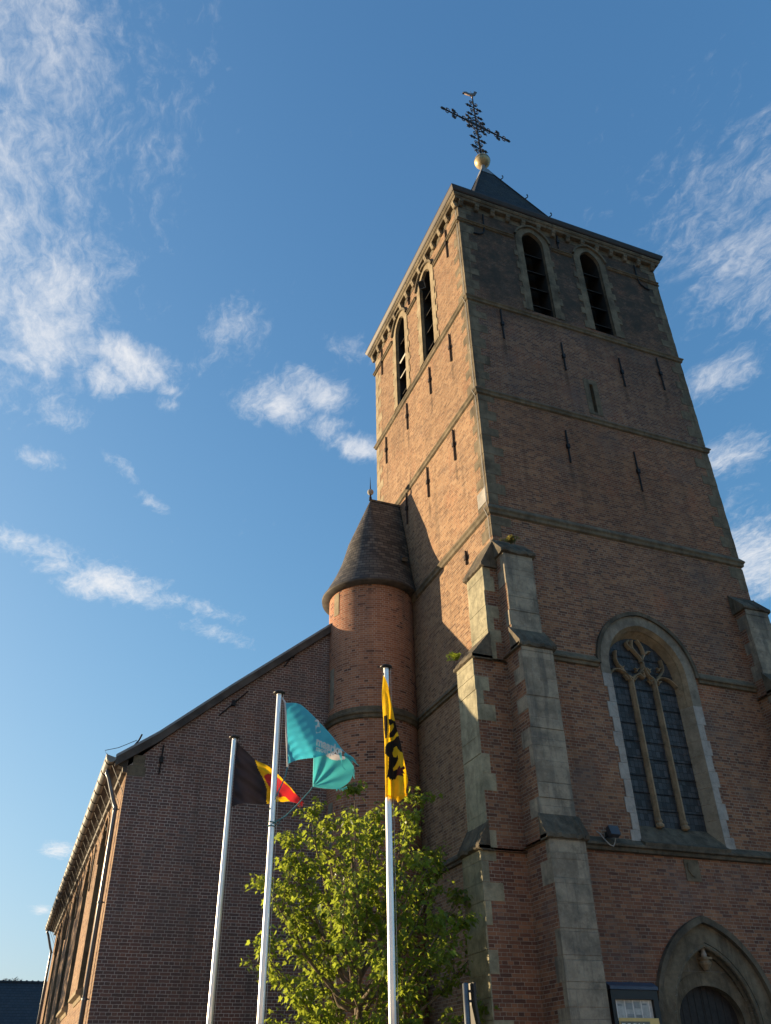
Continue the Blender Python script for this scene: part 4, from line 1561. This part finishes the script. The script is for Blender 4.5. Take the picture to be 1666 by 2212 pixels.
def tuft(name, base, n, L, out, seed, label, mats):
    rnd = random.Random(seed)
    mb = MB()
    stems = MB()
    base = Vector(base)
    for i in range(n):
        a = rnd.random() * 2 * PI
        d = (Vector((math.cos(a), math.sin(a), 0)) * (.3 + .7 * rnd.random()) + Vector(out) * .5 + Vector((0, 0, .2 + .9 * rnd.random()))).normalized()
        l = L * (.5 + .6 * rnd.random())
        pts = [base + d * l * t + Vector((0, 0, -.35 * l * t * t)) for t in (0, .3, .6, .85, 1)]
        stems.tube(pts, .004, 4)
        for t in range(1, 5):
            p = pts[t]
            for s_ in (-1, 1):
                sd = d.cross(Vector((0, 0, 1)))
                sd = sd.normalized() * s_ if sd.length > .01 else Vector((s_, 0, 0))
                w_ = .028 + .02 * rnd.random()
                tip = p + sd * w_ * 1.8 + d * .03 + Vector((0, 0, rnd.uniform(-.02, .03)))
                mb.face([p - d * .015, p + sd * w_ * .8 - d * .02, tip, p + sd * w_ * .6 + d * .03])
    rt = empty(name, base, label, 'plant')
    mb.build('leaves', mats, rt)
    stems.build('stems', M['bark'], rt)
    return rt


tuft('wall_plant', (.32, -.27, 12.62), 20, .26, (0, -1, .2), 3, 'small dry yellow plant growing on the top ledge of the front corner buttress', M['fern'])
tuft('wall_plant', (XL - .82, .86, 9.86), 15, .30, (-1, 0, .4), 6, 'small green weed growing on the lower ledge of the sunlit side buttress', M['leaf'])

# ---------------------------------------------------------------- flagpoles
POLES = [(-5.43, 2.21, 'white flagpole left of the other two, carrying the black yellow and red flag'),
         (-5.175, -.405, 'white flagpole in the middle carrying the torn turquoise flag'),
         (-3.695, -2.15, 'white flagpole standing in front of the tree with the yellow lion flag')]
fp = empty('flagpole', (POLES[0][0], POLES[0][1], 0), POLES[0][2], 'flagpole', 'white flagpoles on the church square')
px_, py_ = POLES[0][:2]
mb = MB()
mb.lathe((px_, py_, 0), [(.056, 0), (.056, 3.0), (.046, 7.95), (.044, 7.97)], 20)
mb.build('mast', M['pole'], fp, True)
mb = MB()
for k in range(2):
    a = R(-68 + k * 14)
    r_ = .053
    mb.tube([(px_ + r_ * math.cos(a), py_ + r_ * math.sin(a), .3), (px_ + .046 * math.cos(a), py_ + .046 * math.sin(a), 7.6)], .003, 4)
mb.build('mast_groove', M['metal_post'], fp)
mb = MB()
mb.lathe((px_, py_, 7.955), [(.02, 0), (.105, .012), (.112, .03), (.095, .045), (.055, .06), (.01, .068)], 24)
mb.build('mast_cap', M['cap'], fp, True)
mb = MB()
mb.tube([(px_ + .075, py_ - .03, 7.96), (px_ + .078, py_ - .03, 5.0), (px_ + .07, py_ - .03, 1.2)], .0035, 5)
mb.build('halyard', M['rope_w'], fp)
mb = MB()
mb.box(px_ - .16, px_ + .16, py_ - .16, py_ + .16, 0, .02)
mb.build('base_plate', M['metal_post'], fp)
for x, y, lab in POLES[1:]:
    c = copy_tree(fp)
    c.location = (x, y, 0)
    c['label'] = lab

# ---------------------------------------------------------------- flags
fe = Vector((.927, -.375, 0)).normalized()
fn_ = Vector((fe.y, -fe.x, 0))      # towards the viewer's side


def inside(poly, x, z):
    c = False
    j = len(poly) - 1
    for i in range(len(poly)):
        xi, zi = poly[i]
        xj, zj = poly[j]
        if (zi > z) != (zj > z) and x < (xj - xi) * (z - zi) / (zj - zi) + xi:
            c = not c
        j = i
    return c


def resample(pts, n):
    P = [Vector(p) for p in smoothp(pts, 6)]
    d = [0]
    for a, b in zip(P, P[1:]):
        d.append(d[-1] + (b - a).length)
    out = []
    k = 0
    for i in range(n + 1):
        t = d[-1] * i / n
        while k < len(P) - 2 and d[k + 1] < t:
            k += 1
        f = (t - d[k]) / max(1e-9, d[k + 1] - d[k])
        out.append(P[k].lerp(P[k + 1], min(1, max(0, f))))
    return out


def flag_sheet(name, pole, edgeA, edgeB, depth, mats, pick, parent, nu=70, nv=50, thick=.004):
    """cloth ruled between two edges (A upper, B lower), shaped in depth, two-sided with real thickness"""
    O = Vector((pole[0], pole[1], 0))
    A, B = resample(edgeA, nu), resample(edgeB, nu)
    grid = [[A[i].lerp(B[i], j / nv) for j in range(nv + 1)] for i in range(nu + 1)]

    def P(q, off):
        return O + fe * q.x + Vector((0, 0, q.y)) + fn_ * (depth(q.x, q.y) + off)
    me_v, me_f, me_m = [], [], []
    for off in (thick / 2, -thick / 2):
        b = len(me_v)
        for i in range(nu + 1):
            for j in range(nv + 1):
                me_v.append(P(grid[i][j], off))
        for i in range(nu):
            for j in range(nv):
                c = (grid[i][j] + grid[i + 1][j + 1]) / 2
                ix = lambda a, d: b + a * (nv + 1) + d
                f = (ix(i, j), ix(i + 1, j), ix(i + 1, j + 1), ix(i, j + 1))
                me_f.append(f if off > 0 else f[::-1])
                me_m.append(pick(c.x, c.y))
    off_ = root_loc(parent)
    me = bpy.data.meshes.new(name)
    me.from_pydata([v - off_ for v in me_v], [], me_f)
    for mt in mats:
        me.materials.append(mt)
    for i, p in enumerate(me.polygons):
        p.material_index = me_m[i]
        p.use_smooth = True
    o = bpy.data.objects.new(name, me)
    COL.objects.link(o)
    o.parent = parent
    return o, P


# black yellow red
p1 = POLES[0]
tp = [(.079, 7.85), (.327, 7.639), (.478, 7.507), (.771, 7.344), (1.006, 7.157), (1.24, 6.944), (1.456, 6.734)]
bt = [(.10, 6.56), (.407, 6.607), (.748, 6.619), (1.036, 6.627), (1.198, 6.672), (1.308, 6.662), (1.40, 6.64)]
red = [(.671, 7.164), (.781, 7.189), (.908, 7.159), (1.154, 7.001), (1.27, 6.888), (1.6, 6.8), (1.398, 6.6), (1.25, 6.65), (1.139, 6.735), (1.003, 6.72), (.858, 6.842), (.735, 7.037)]
blk = [(-.1, 8.2), (.40, 7.75), (.464, 7.507), (.55, 7.292), (.675, 7.094), (.744, 6.899), (.748, 6.5), (-.1, 6.3)]


def d_be(s, z):
    return .012 * math.sin(s * 23 + z * 31) + .10 * math.sin(s * 7.5 + (z - 6.6) * 3.0) * min(1, s * 1.4) + .05 * math.sin(s * 17 - z * 9) * max(0, min(1, s - .55)) - .16 * max(0, s - .3) + .02 * math.sin(z * 21 + s * 9)


fb = empty('national_flag', (p1[0], p1[1], 6.5), 'wind-blown black yellow and red striped flag with a frayed red end', 'flag', 'flags on the flagpoles')
flag_sheet('cloth', p1, tp, bt, d_be, [M['cl_black'], M['cl_yellow'], M['cl_red']], lambda s, z: 2 if inside(red, s, z) else (0 if inside(blk, s, z) else 1), fb)
mb = MB()
O1 = Vector((p1[0], p1[1], 0))
rnd = random.Random(2)
for k in range(16):
    z = 6.62 + .15 * rnd.random()
    q = O1 + fe * (1.36 + .06 * rnd.random()) + Vector((0, 0, z)) + fn_ * d_be(1.38, z)
    mb.tube([q, q + fe * (.04 + .06 * rnd.random()) + Vector((0, 0, -.04 - .07 * rnd.random()))], [.012, .003], 4)
mb.build('frayed_threads', M['cl_red'], fb)
mb = MB()
mb.tube([O1 + fe * .075 + Vector((0, 0, 7.87)), O1 + fe * .085 + Vector((0, 0, 6.55))], .016, 6)
mb.build('hoist_rope', M['cl_black'], fb)

# turquoise
p2 = POLES[1]
O2 = Vector((p2[0], p2[1], 0))
tt = [(.127, 7.78), (.311, 7.754), (.454, 7.679), (.728, 7.398), (1.01, 7.083), (1.236, 6.789), (1.384, 6.674)]
tb = [(.235, 6.612), (.455, 6.706), (.698, 6.763), (.966, 6.802), (1.113, 6.83), (1.261, 6.77), (1.384, 6.66)]


def d_tu(s, z):
    # a long diagonal fold from the top corner and small pleats at the hoist foot
    u = (s - .13) * .72 + (z - 7.78) * .70
    f = .13 * math.sin(u * 5.5) * min(1, s * 1.5)
    f += .025 * math.sin((s * 1.2 - z) * 30) * max(0, .55 - s) * max(0, 7.3 - z) * 2.2
    f += .006 * math.sin(s * 31 + z * 17) * min(1, s) + .003 * math.sin(s * 19 - z * 41)
    return f + .06 * s


ft = empty('town_flag', (p2[0], p2[1], 6.0), 'torn turquoise flag with white lettering tied back to its pole', 'flag', 'flags on the flagpoles')
_, PT = flag_sheet('cloth', p2, tt, tb, d_tu, [M['cl_teal']], lambda s, z: 0, ft)
t2a = [(.674, 6.80), (.80, 6.83), (.991, 6.83), (1.12, 6.80), (1.261, 6.75), (1.35, 6.66), (1.409, 6.575)]
t2b = [(.678, 6.24), (.80, 6.22), (.95, 6.20), (1.147, 6.194), (1.314, 6.286), (1.385, 6.40), (1.415, 6.53)]
cres = [(.88, 6.86), (.90, 6.79), (.96, 6.735), (1.05, 6.705), (1.16, 6.70), (1.26, 6.715), (1.2, 6.86)]


def d_t2(s, z):
    r = math.hypot(s - .678, z - 6.24)
    a = math.atan2(z - 6.24, s - .678)
    return -.10 + .028 * math.sin(a * 13) * min(1, r * 4) * max(0, 1 - r * .9) + .06 * (s - .7)


flag_sheet('torn_tail', p2, t2a, t2b, d_t2, [M['cl_teal2'], M['cl_white']], lambda s, z: 1 if inside(cres, s, z) else 0, ft)
mb = MB()
rnd = random.Random(8)
for k in range(30):
    t = k / 29
    s_ = 1.10 + .31 * t if k < 18 else 1.40 + .015 * rnd.random()
    z = 6.195 + .12 * max(0, t - .35) if k < 18 else 6.36 + .2 * rnd.random()
    q = O2 + fe * s_ + Vector((0, 0, z)) + fn_ * d_t2(s_, z)
    mb.tube([q, q + fe * .03 * rnd.random() + Vector((0, 0, -.02 - .03 * rnd.random()))], [.006, .002], 4)
for a_, b_ in (((1.25, 6.74), (1.50, 6.53)), ((1.26, 6.72), (1.40, 6.57)), ((1.32, 6.7), (1.46, 6.60)), ((1.17, 6.76), (1.20, 6.60))):
    q0 = O2 + fe * a_[0] + Vector((0, 0, a_[1])) + fn_ * .14
    q1 = O2 + fe * b_[0] + Vector((0, 0, b_[1])) + fn_ * .12
    md = q0.lerp(q1, .5) + Vector((0, 0, .015))
    mb.tube([q0, md, q1], [.026, .02, .004], 5)
mb.tube([O2 + fe * 1.20 + Vector((0, 0, 6.60)) + fn_ * .12, O2 + fe * 1.22 + Vector((0, 0, 6.52)) + fn_ * .11, O2 + fe * 1.27 + Vector((0, 0, 6.46)) + fn_ * .11], .006, 5)
mb.build('torn_strips', M['cl_teal2'], ft)


def pfn(ox, oz, ang, k=1.0):
    ca, sa = math.cos(ang), math.sin(ang)

    def f(x, y):
        s_ = ox + x * ca - y * sa * .25
        z = oz + x * sa + y
        return PT(Vector((s_, z)), .006)
    return f


text_mesh('maarke', .185, pfn(.716, 6.985, -.50), 'flag_lettering', M['cl_white'], ft, bold=.008)
text_mesh('moet je', .12, pfn(.712, 6.885, -.36), 'flag_lettering', M['cl_white'], ft, bold=.003)
mb = MB()
pil = [(.698, 7.377), (.74, 7.392), (.775, 7.36), (.79, 7.27), (.809, 7.164), (.765, 7.163), (.722, 7.165), (.71, 7.27)]
mb.fill(pil, [], lambda s, z: PT(Vector((s, z)), .006))
mb.build('flag_emblem', M['cl_white'], ft)
mb = MB()
mb.tube([O2 + fe * .06 + Vector((0, 0, 7.88)), O2 + fe * .12 + Vector((0, 0, 7.79)), O2 + fe * .15 + Vector((0, 0, 7.45)), O2 + fe * .19 + Vector((0, 0, 7.0)), O2 + fe * .228 + Vector((0, 0, 6.56))], .017, 6)
mb.build('hoist_hem', M['cl_hem'], ft)
mb = MB()
mb.tube([O2 + fe * q[0] + Vector((0, 0, q[1])) + fn_ * .03 for q in ((.225, 6.56), (.205, 6.43), (.14, 6.25), (.074, 6.098), (-.01, 5.90), (-.045, 5.82))], .011, 6)
mb.build('tie_cord', M['rope'], ft)
mb = MB()
mb.tube([O2 + fe * q[0] + Vector((0, 0, q[1])) + fn_ * d_ for q, d_ in (((.678, 6.24), -.10), ((.621, 6.157), -.10), ((.43, 5.94), -.08), ((.225, 5.722), -.03), ((.066, 5.611), .03), ((-.05, 5.53), .05))], .011, 6)
mb.tube([O2 + fe * (.064 * math.cos(a * .6)) + fn_ * (.064 * math.sin(a * .6)) + Vector((0, 0, 5.53 + .006 * a)) for a in range(22)], .009, 5)
mb.tube([O2 + fe * .10 + Vector((0, 0, 5.66)), O2 + fe * .14 + Vector((0, 0, 5.62)), O2 + fe * .10 + Vector((0, 0, 5.56)), O2 + fe * .05 + Vector((0, 0, 5.62))], .009, 5)
mb.build('tie_cord', M['rope'], ft)

# yellow lion
p3 = POLES[2]
yl = [(-.052, 7.781), (-.081, 7.477), (-.076, 7.22), (-.066, 7.02), (-.053, 6.63), (-.05, 6.252), (-.05, 5.885), (-.048, 5.658)]
yr = [(-.040, 7.781), (.024, 7.626), (.059, 7.419), (.096, 7.203), (.141, 6.937), (.186, 6.702), (.246, 6.408), (.289, 6.183), (.328, 5.95), (.30, 5.84), (.285, 5.72)]
lion = [[(-.053, 7.04), (.0, 7.038), (.008, 6.952), (.006, 6.809), (-.01, 6.635), (-.035, 6.63), (-.05, 6.8)],
        [(.028, 6.979), (.067, 6.997), (.104, 6.984), (.136, 6.963), (.18, 6.9), (.21, 6.78), (.143, 6.742), (.104, 6.704), (.066, 6.679), (.028, 6.654), (.036, 6.744), (.082, 6.808), (.115, 6.872), (.103, 6.938), (.071, 6.906), (.039, 6.874)],
        [(.027, 6.577), (.09, 6.627), (.154, 6.677), (.23, 6.663), (.24, 6.548), (.27, 6.396), (.209, 6.396), (.167, 6.46), (.15, 6.511), (.112, 6.506), (.079, 6.412), (.097, 6.349), (.145, 6.322), (.165, 6.36), (.175, 6.284), (.13, 6.211), (.08, 6.163), (.092, 6.125), (.153, 6.124), (.17, 6.05), (.15, 6.014), (.112, 5.966), (.09, 5.985), (.076, 5.955), (.05, 5.985), (.027, 5.95), (.0, 5.99), (-.027, 5.969), (-.008, 6.03), (.006, 6.127), (.016, 6.313), (-.045, 6.377), (-.037, 6.49)]]
claw = [(.14, 6.02), (.153, 6.124), (.191, 6.173), (.214, 6.135), (.271, 6.196), (.282, 6.158), (.238, 6.11), (.28, 6.072), (.224, 6.049), (.266, 6.012), (.211, 6.001)]


def d_yl(s, z):
    w_ = min(1, (7.80 - z) * 1.2)
    return .07 + .055 * math.sin((s + .06) * 30 - (z - 6.6) * .5) * w_ * (.55 + .45 * min(1, (7.8 - z))) + .015 * math.sin(z * 9)


fy = empty('lion_flag', (p3[0], p3[1], 5.6), 'yellow flag with a black lion hanging folded against its pole', 'flag', 'flags on the flagpoles')
flag_sheet('cloth', p3, yl, yr, d_yl, [M['cl_yellow'], M['cl_lion'], M['cl_claw']], lambda s, z: 2 if inside(claw, s, z) else (1 if any(inside(p, s, z) for p in lion) else 0), fy, nu=240, nv=64)
O3 = Vector((p3[0], p3[1], 0))
fa = [(.11, 5.70), (.20, 5.74), (.27, 5.83)]
fb2 = [(.15, 5.61), (.235, 5.66), (.302, 5.704)]
flag_sheet('folded_corner', p3, fa, fb2, lambda s, z: .0 + .02 * math.sin(s * 30), [M['cl_yellow']], lambda s, z: 0, fy, 16, 10)
mb = MB()
rnd = random.Random(3)
for k in range(34):
    s_ = -.045 + .34 * k / 33
    z = 5.665 + .05 * max(0, s_ - .1) / .2
    q = O3 + fe * s_ + Vector((0, 0, z)) + fn_ * d_yl(s_, z)
    mb.tube([q + Vector((0, 0, .02)), q + fe * rnd.uniform(-.005, .015) + Vector((0, 0, -.01 - .04 * rnd.random()))], [.008, .002], 4)
mb.build('frayed_threads', M['cl_yellow'], fy)
mb = MB()
mb.tube([O3 + fe * -.055 + fn_ * .05 + Vector((0, 0, 7.95)), O3 + fe * -.05 + fn_ * .07 + Vector((0, 0, 7.77))], .007, 5)
mb.lathe(O3 + fe * -.05 + fn_ * .07 + Vector((0, 0, 7.82)), [(.012, -.02), (.016, 0), (.012, .02)], 8)
mb.build('clip', M['iron'], fy)

# ---------------------------------------------------------------- maple tree
tree = empty('maple_tree', (-3.1, 1.0, 0), 'young leafy maple tree in front of the stair turret', 'tree')
rnd = random.Random(21)
wood = MB()
leaves_v, leaves_f = [], []
LOBES = [(0, 0), (.18, -.10), (.50, .02), (.34, .17), (.62, .42), (.36, .46), (.20, .58), (.16, .80), (0, 1.05), (-.16, .80), (-.20, .58), (-.36, .46), (-.62, .42), (-.34, .17), (-.50, .02), (-.18, -.10)]


def leaf(p, d, n, size):
    d = d.normalized()
    s_ = d.cross(n)
    s_ = s_.normalized() if s_.length > 1e-4 else d.orthogonal().normalized()
    n = s_.cross(d)
    b = len(leaves_v)
    for x, y in LOBES:
        leaves_v.append(p + s_ * x * size + d * y * size + n * (.22 * size * (abs(x) * .9 - y * y * .5)))
    leaves_f.append(tuple(range(b, b + len(LOBES))))


def twig_leaves(p, d, L, cnt):
    for i in range(cnt):
        t = (i + rnd.random()) / cnt
        q = p + d * L * t + Vector((rnd.gauss(0, .05), rnd.gauss(0, .05), rnd.gauss(0, .05)))
        a = rnd.random() * 2 * PI
        out = Vector((math.cos(a), math.sin(a), rnd.uniform(-.5, .25))).normalized()
        nn = Vector((rnd.gauss(0, .45), rnd.gauss(0, .45), 1)).normalized()
        pet = q + out * (.05 + .06 * rnd.random())
        leaf(pet, (out + Vector((0, 0, -.35 - .5 * rnd.random()))).normalized(), nn, .055 + .065 * rnd.random() ** 1.3)


T0v = Vector((-3.12, 1.0, 0))
trunk_pts = [T0v, T0v + Vector((.03, 0, 1.2)), T0v + Vector((.06, .02, 2.4)), T0v + Vector((.03, .0, 3.5))]
wood.tube(trunk_pts, [.10, .085, .075, .07], 12)
lead = trunk_pts[-1]
# main limbs: (start on trunk height, tip)
tips = [(3.45, (-4.05, 1.0, 6.15)), (3.5, (-3.25, .8, 6.62)), (3.4, (-2.65, 1.3, 6.25)), (3.5, (-1.85, .9, 6.55)), (3.2, (-4.45, .7, 5.5)), (3.1, (-1.45, 1.2, 5.6)),
        (3.0, (-4.75, 1.2, 4.85)), (2.7, (-1.05, .9, 4.75)), (2.5, (-4.85, .8, 3.75)), (2.3, (-.75, 1.1, 3.85)), (2.2, (-4.3, .3, 3.0)), (2.0, (-1.2, .4, 2.9)),
        (3.2, (-3.6, -.3, 5.6)), (3.0, (-2.5, -.5, 5.0)), (2.8, (-3.9, -.6, 4.4)), (2.6, (-2.2, -.6, 4.0)), (2.4, (-3.3, -.8, 3.4)), (3.3, (-3.0, 2.2, 5.9)), (2.9, (-4.2, 2.1, 4.9)),
        (2.7, (-1.9, 2.2, 4.7)), (2.2, (-3.2, 2.4, 3.6)), (2.0, (-4.4, 1.6, 2.6)), (2.0, (-1.9, 1.5, 2.5)), (3.4, (-3.6, 1.4, 6.0)), (3.4, (-2.2, .6, 6.1)), (1.9, (-3.4, -.3, 2.3)), (3.3, (-4.4, .9, 5.2)),
        (2.6, (-1.5, .2, 4.2)), (3.4, (-2.95, .5, 5.7)), (3.0, (-1.55, .9, 5.2)), (2.1, (-2.7, .0, 2.6))]
for hz, tip in tips:
    tip = Vector(tip)
    s0 = T0v + Vector((.04, .01, hz))
    v = tip - s0
    out = Vector((v.x, v.y, 0))
    pts = []
    for k in range(7):
        t = k / 6
        q = s0 + out * (t ** .85) + Vector((0, 0, v.z * (t ** 1.25)))
        q += Vector((rnd.gauss(0, .035), rnd.gauss(0, .035), rnd.gauss(0, .03))) * (1 if 0 < k < 6 else 0)
        pts.append(q)
    L = v.length
    r0 = .018 + .011 * L
    wood.tube(pts, [r0 * (1 - .85 * k / 6) for k in range(7)], 7)
    # side shoots
    for k in range(2, 7):
        base = pts[k]
        ax = (pts[k] - pts[k - 1]).normalized()
        ns = 3 if k < 6 else 4
        for j in range(ns):
            a = rnd.random() * 2 * PI
            sd = (ax.orthogonal().normalized() * math.cos(a) + ax.cross(ax.orthogonal().normalized()) * math.sin(a))
            dd_ = (ax * (.5 + .4 * rnd.random()) + sd * .75 + Vector((0, 0, .28))).normalized()
            tl = (.22 + .36 * rnd.random()) * (1.0 if k < 6 else .7)
            mid_ = base + dd_ * tl * .5
            end = base + dd_ * tl + Vector((0, 0, .05))
            wood.tube([base, mid_, end], [.010, .007, .004], 5, caps=False)
            twig_leaves(base + dd_ * .06, dd_, tl, 18 + int(rnd.random() * 9))
        twig_leaves(pts[k - 1], (pts[k] - pts[k - 1]).normalized(), (pts[k] - pts[k - 1]).length, 4)
wood.build('trunk', M['bark'], tree, True)
me = bpy.data.meshes.new('crown')
me.from_pydata([v - tree.location for v in leaves_v], [], leaves_f)
me.materials.append(M['leaf'])
cr_o = bpy.data.objects.new('crown', me)
COL.objects.link(cr_o)
cr_o.parent = tree

# two more maples stand beside the nave and shade its far windows
for x, y, r_, k, lab in ((-15.0, 25.3, 1.2, 1.45, 'taller leafy maple tree standing beside the nave windows'), (-15.6, 31.8, 3.9, 1.55, 'tallest maple tree standing beyond the far end of the nave')):
    c = copy_tree(tree)
    c.location = (x, y, 0)
    c.rotation_euler = (0, 0, r_)
    c.scale = (k, k, k)
    c['label'] = lab

# ---------------------------------------------------------------- street sign seen edge-on
sg = empty('road_sign', (-2.46, -2.0, 0), 'grey sign post with a dark narrow plate seen edge-on beside the corner buttress', 'sign')
mb = MB()
mb.lathe((-2.44, -2.0, 0), [(.048, 0), (.048, 3.06), (.03, 3.075)], 16)
mb.build('post', M['metal_post'], sg, True)
mb = MB()
pl_ = [(.075, 3.07), (.078, 2.78), (.13, 2.40), (.17, 2.40), (.118, 2.78), (.115, 3.07)]
mb.prism(pl_, lambda a, z: (-2.44 + a, -2.12, z), lambda a, z: (-2.44 + a, -1.75, z))
mb.build('plate', M['black_metal'], sg)
mb = MB()
mb.box(-2.40, -2.36, -2.03, -1.97, 2.95, 2.98)
mb.box(-2.40, -2.36, -2.03, -1.97, 2.82, 2.85)
mb.build('clamp', M['metal_post'], sg)

# ---------------------------------------------------------------- house beyond
hs = empty('house', (-20, 60, 0), 'house with a long dark tiled roof beyond the far end of the nave', 'house')
mb = MB()
mb.box(-38, -2, 54.5, 65.5, 0, 4.6)
mb.face([(-38, 54.5, 4.6), (-38, 60, 9.0), (-38, 65.5, 4.6)])
mb.face([(-2, 54.5, 4.6), (-2, 65.5, 4.6), (-2, 60, 9.0)])
mb.build('wall', M['brick_nave'], hs)
mb = MB()
A = [(-38.3, 53.9, 4.15), (-1.7, 53.9, 4.15)]
B = [(-38.3, 60, 9.1), (-1.7, 60, 9.1)]
C_ = [(-38.3, 66.1, 4.15), (-1.7, 66.1, 4.15)]
mb.strip(A, B)
mb.strip(B, C_)
hr = mb.build('roof', M['tile'], hs)
mb = MB()
mb.tube([(-38.3, 60, 9.09), (-1.7, 60, 9.09)], .11, 8)
for i in range(92):
    mb.lathe((-38 + i * .4, 60, 9.09), [(.12, -.0), (.135, .02), (.135, .07), (.05, .15)], 6)
mb.build('ridge_tiles', M['tile'], hr)
wd = empty('ridge_weeds', (-8.6, 60, 9.15), 'straggly weeds growing on the ridge of the dark tiled roof', 'plant')
mb = MB()
rnd = random.Random(9)
for k in range(60):
    x = -9.3 + rnd.random() * 1.3
    p = Vector((x, 60 + rnd.uniform(-.15, .15), 9.1))
    d = Vector((rnd.gauss(0, .5), rnd.gauss(0, .2), 1)).normalized()
    l = .08 + .22 * rnd.random() + (.2 if 8.35 < -x < 8.6 else 0)
    mb.tube([p, p + d * l * .6, p + d * l + Vector((rnd.gauss(0, .08), 0, -.03))], [.012, .010, .014], 4)
mb.build('stems', M['bark'], wd)

# ---------------------------------------------------------------- unseen houses added behind the camera to throw warm light on the front
def fill_house(x0, x1, y, eave, ridge, wallm, lab):
    h = empty('fill_house', ((x0 + x1) / 2, y - 4, 0), lab, 'house', 'unseen houses added to bounce warm light')
    mb = MB()
    mb.box(x0, x1, y - 8, y, 0, eave)
    mb.face([(x0, y - 8, eave), (x0, y - 4, ridge), (x0, y, eave)])
    mb.face([(x1, y - 8, eave), (x1, y, eave), (x1, y - 4, ridge)])
    w = mb.build('wall', wallm, h)
    mb = MB()
    mb.strip([(x0, y + .4, eave - .1), (x1, y + .4, eave - .1)], [(x0, y - 4, ridge + .2), (x1, y - 4, ridge + .2)])
    mb.strip([(x0, y - 4, ridge + .2), (x1, y - 4, ridge + .2)], [(x0, y - 8.4, eave - .1), (x1, y - 8.4, eave - .1)])
    mb.build('roof', M['tile'], h)
    n = int((x1 - x0) // 3)
    for i in range(n):
        cx_ = x0 + (i + .5) * (x1 - x0) / n
        for z in (1.0, 3.8):
            if i == 1 and z < 2:
                mb = MB()
                mb.box(cx_ - .5, cx_ + .5, y + .005, y + .06, 0, 2.15)
                mb.build('door', M['door_wood'], h)
                continue
            mb = MB()
            for a, b, c_, d in ((-.6, -.52, 0, 1.5), (.52, .6, 0, 1.5), (-.519, .519, 0, .08), (-.519, .519, 1.42, 1.5), (-.03, .03, .081, 1.419)):
                mb.box(cx_ + a, cx_ + b, y + .005, y + .07, z + c_, z + d)
            f = mb.build('window', M['render'], h)
            mb = MB()
            mb.box(cx_ - .519, cx_ + .519, y + .006, y + .03, z + .081, z + 1.419)
            mb.build('pane', M['pane'], f)


M['render_cream'] = simple('cream_render', (.70, .56, .40), .9, vary=.06)
M['render_white'] = simple('white_render', (.80, .72, .60), .9, vary=.05)
for i, (x0, x1, e_, r_, mt, lab) in enumerate(((-46, -34.5, 6.2, 10.2, 'render_cream', 'unseen cream rendered house at the far left, added to bounce warm light'),
                                            (-34.4, -24, 5.6, 9.6, 'render_white', 'unseen white rendered house next to the far left one, added to bounce warm light'),
                                            (-23.9, -12, 6.6, 10.8, 'render_cream', 'unseen tallest cream rendered house in the middle, added to bounce warm light'),
                                            (-11.9, -1, 5.8, 9.8, 'render_white', 'unseen white rendered house right of the tallest one, added to bounce warm light'),
                                            (-.9, 11, 6.2, 10.2, 'render_cream', 'unseen cream rendered house at the far right, added to bounce warm light'))):
    fill_house(x0, x1, -30, e_, r_, M[mt], lab)
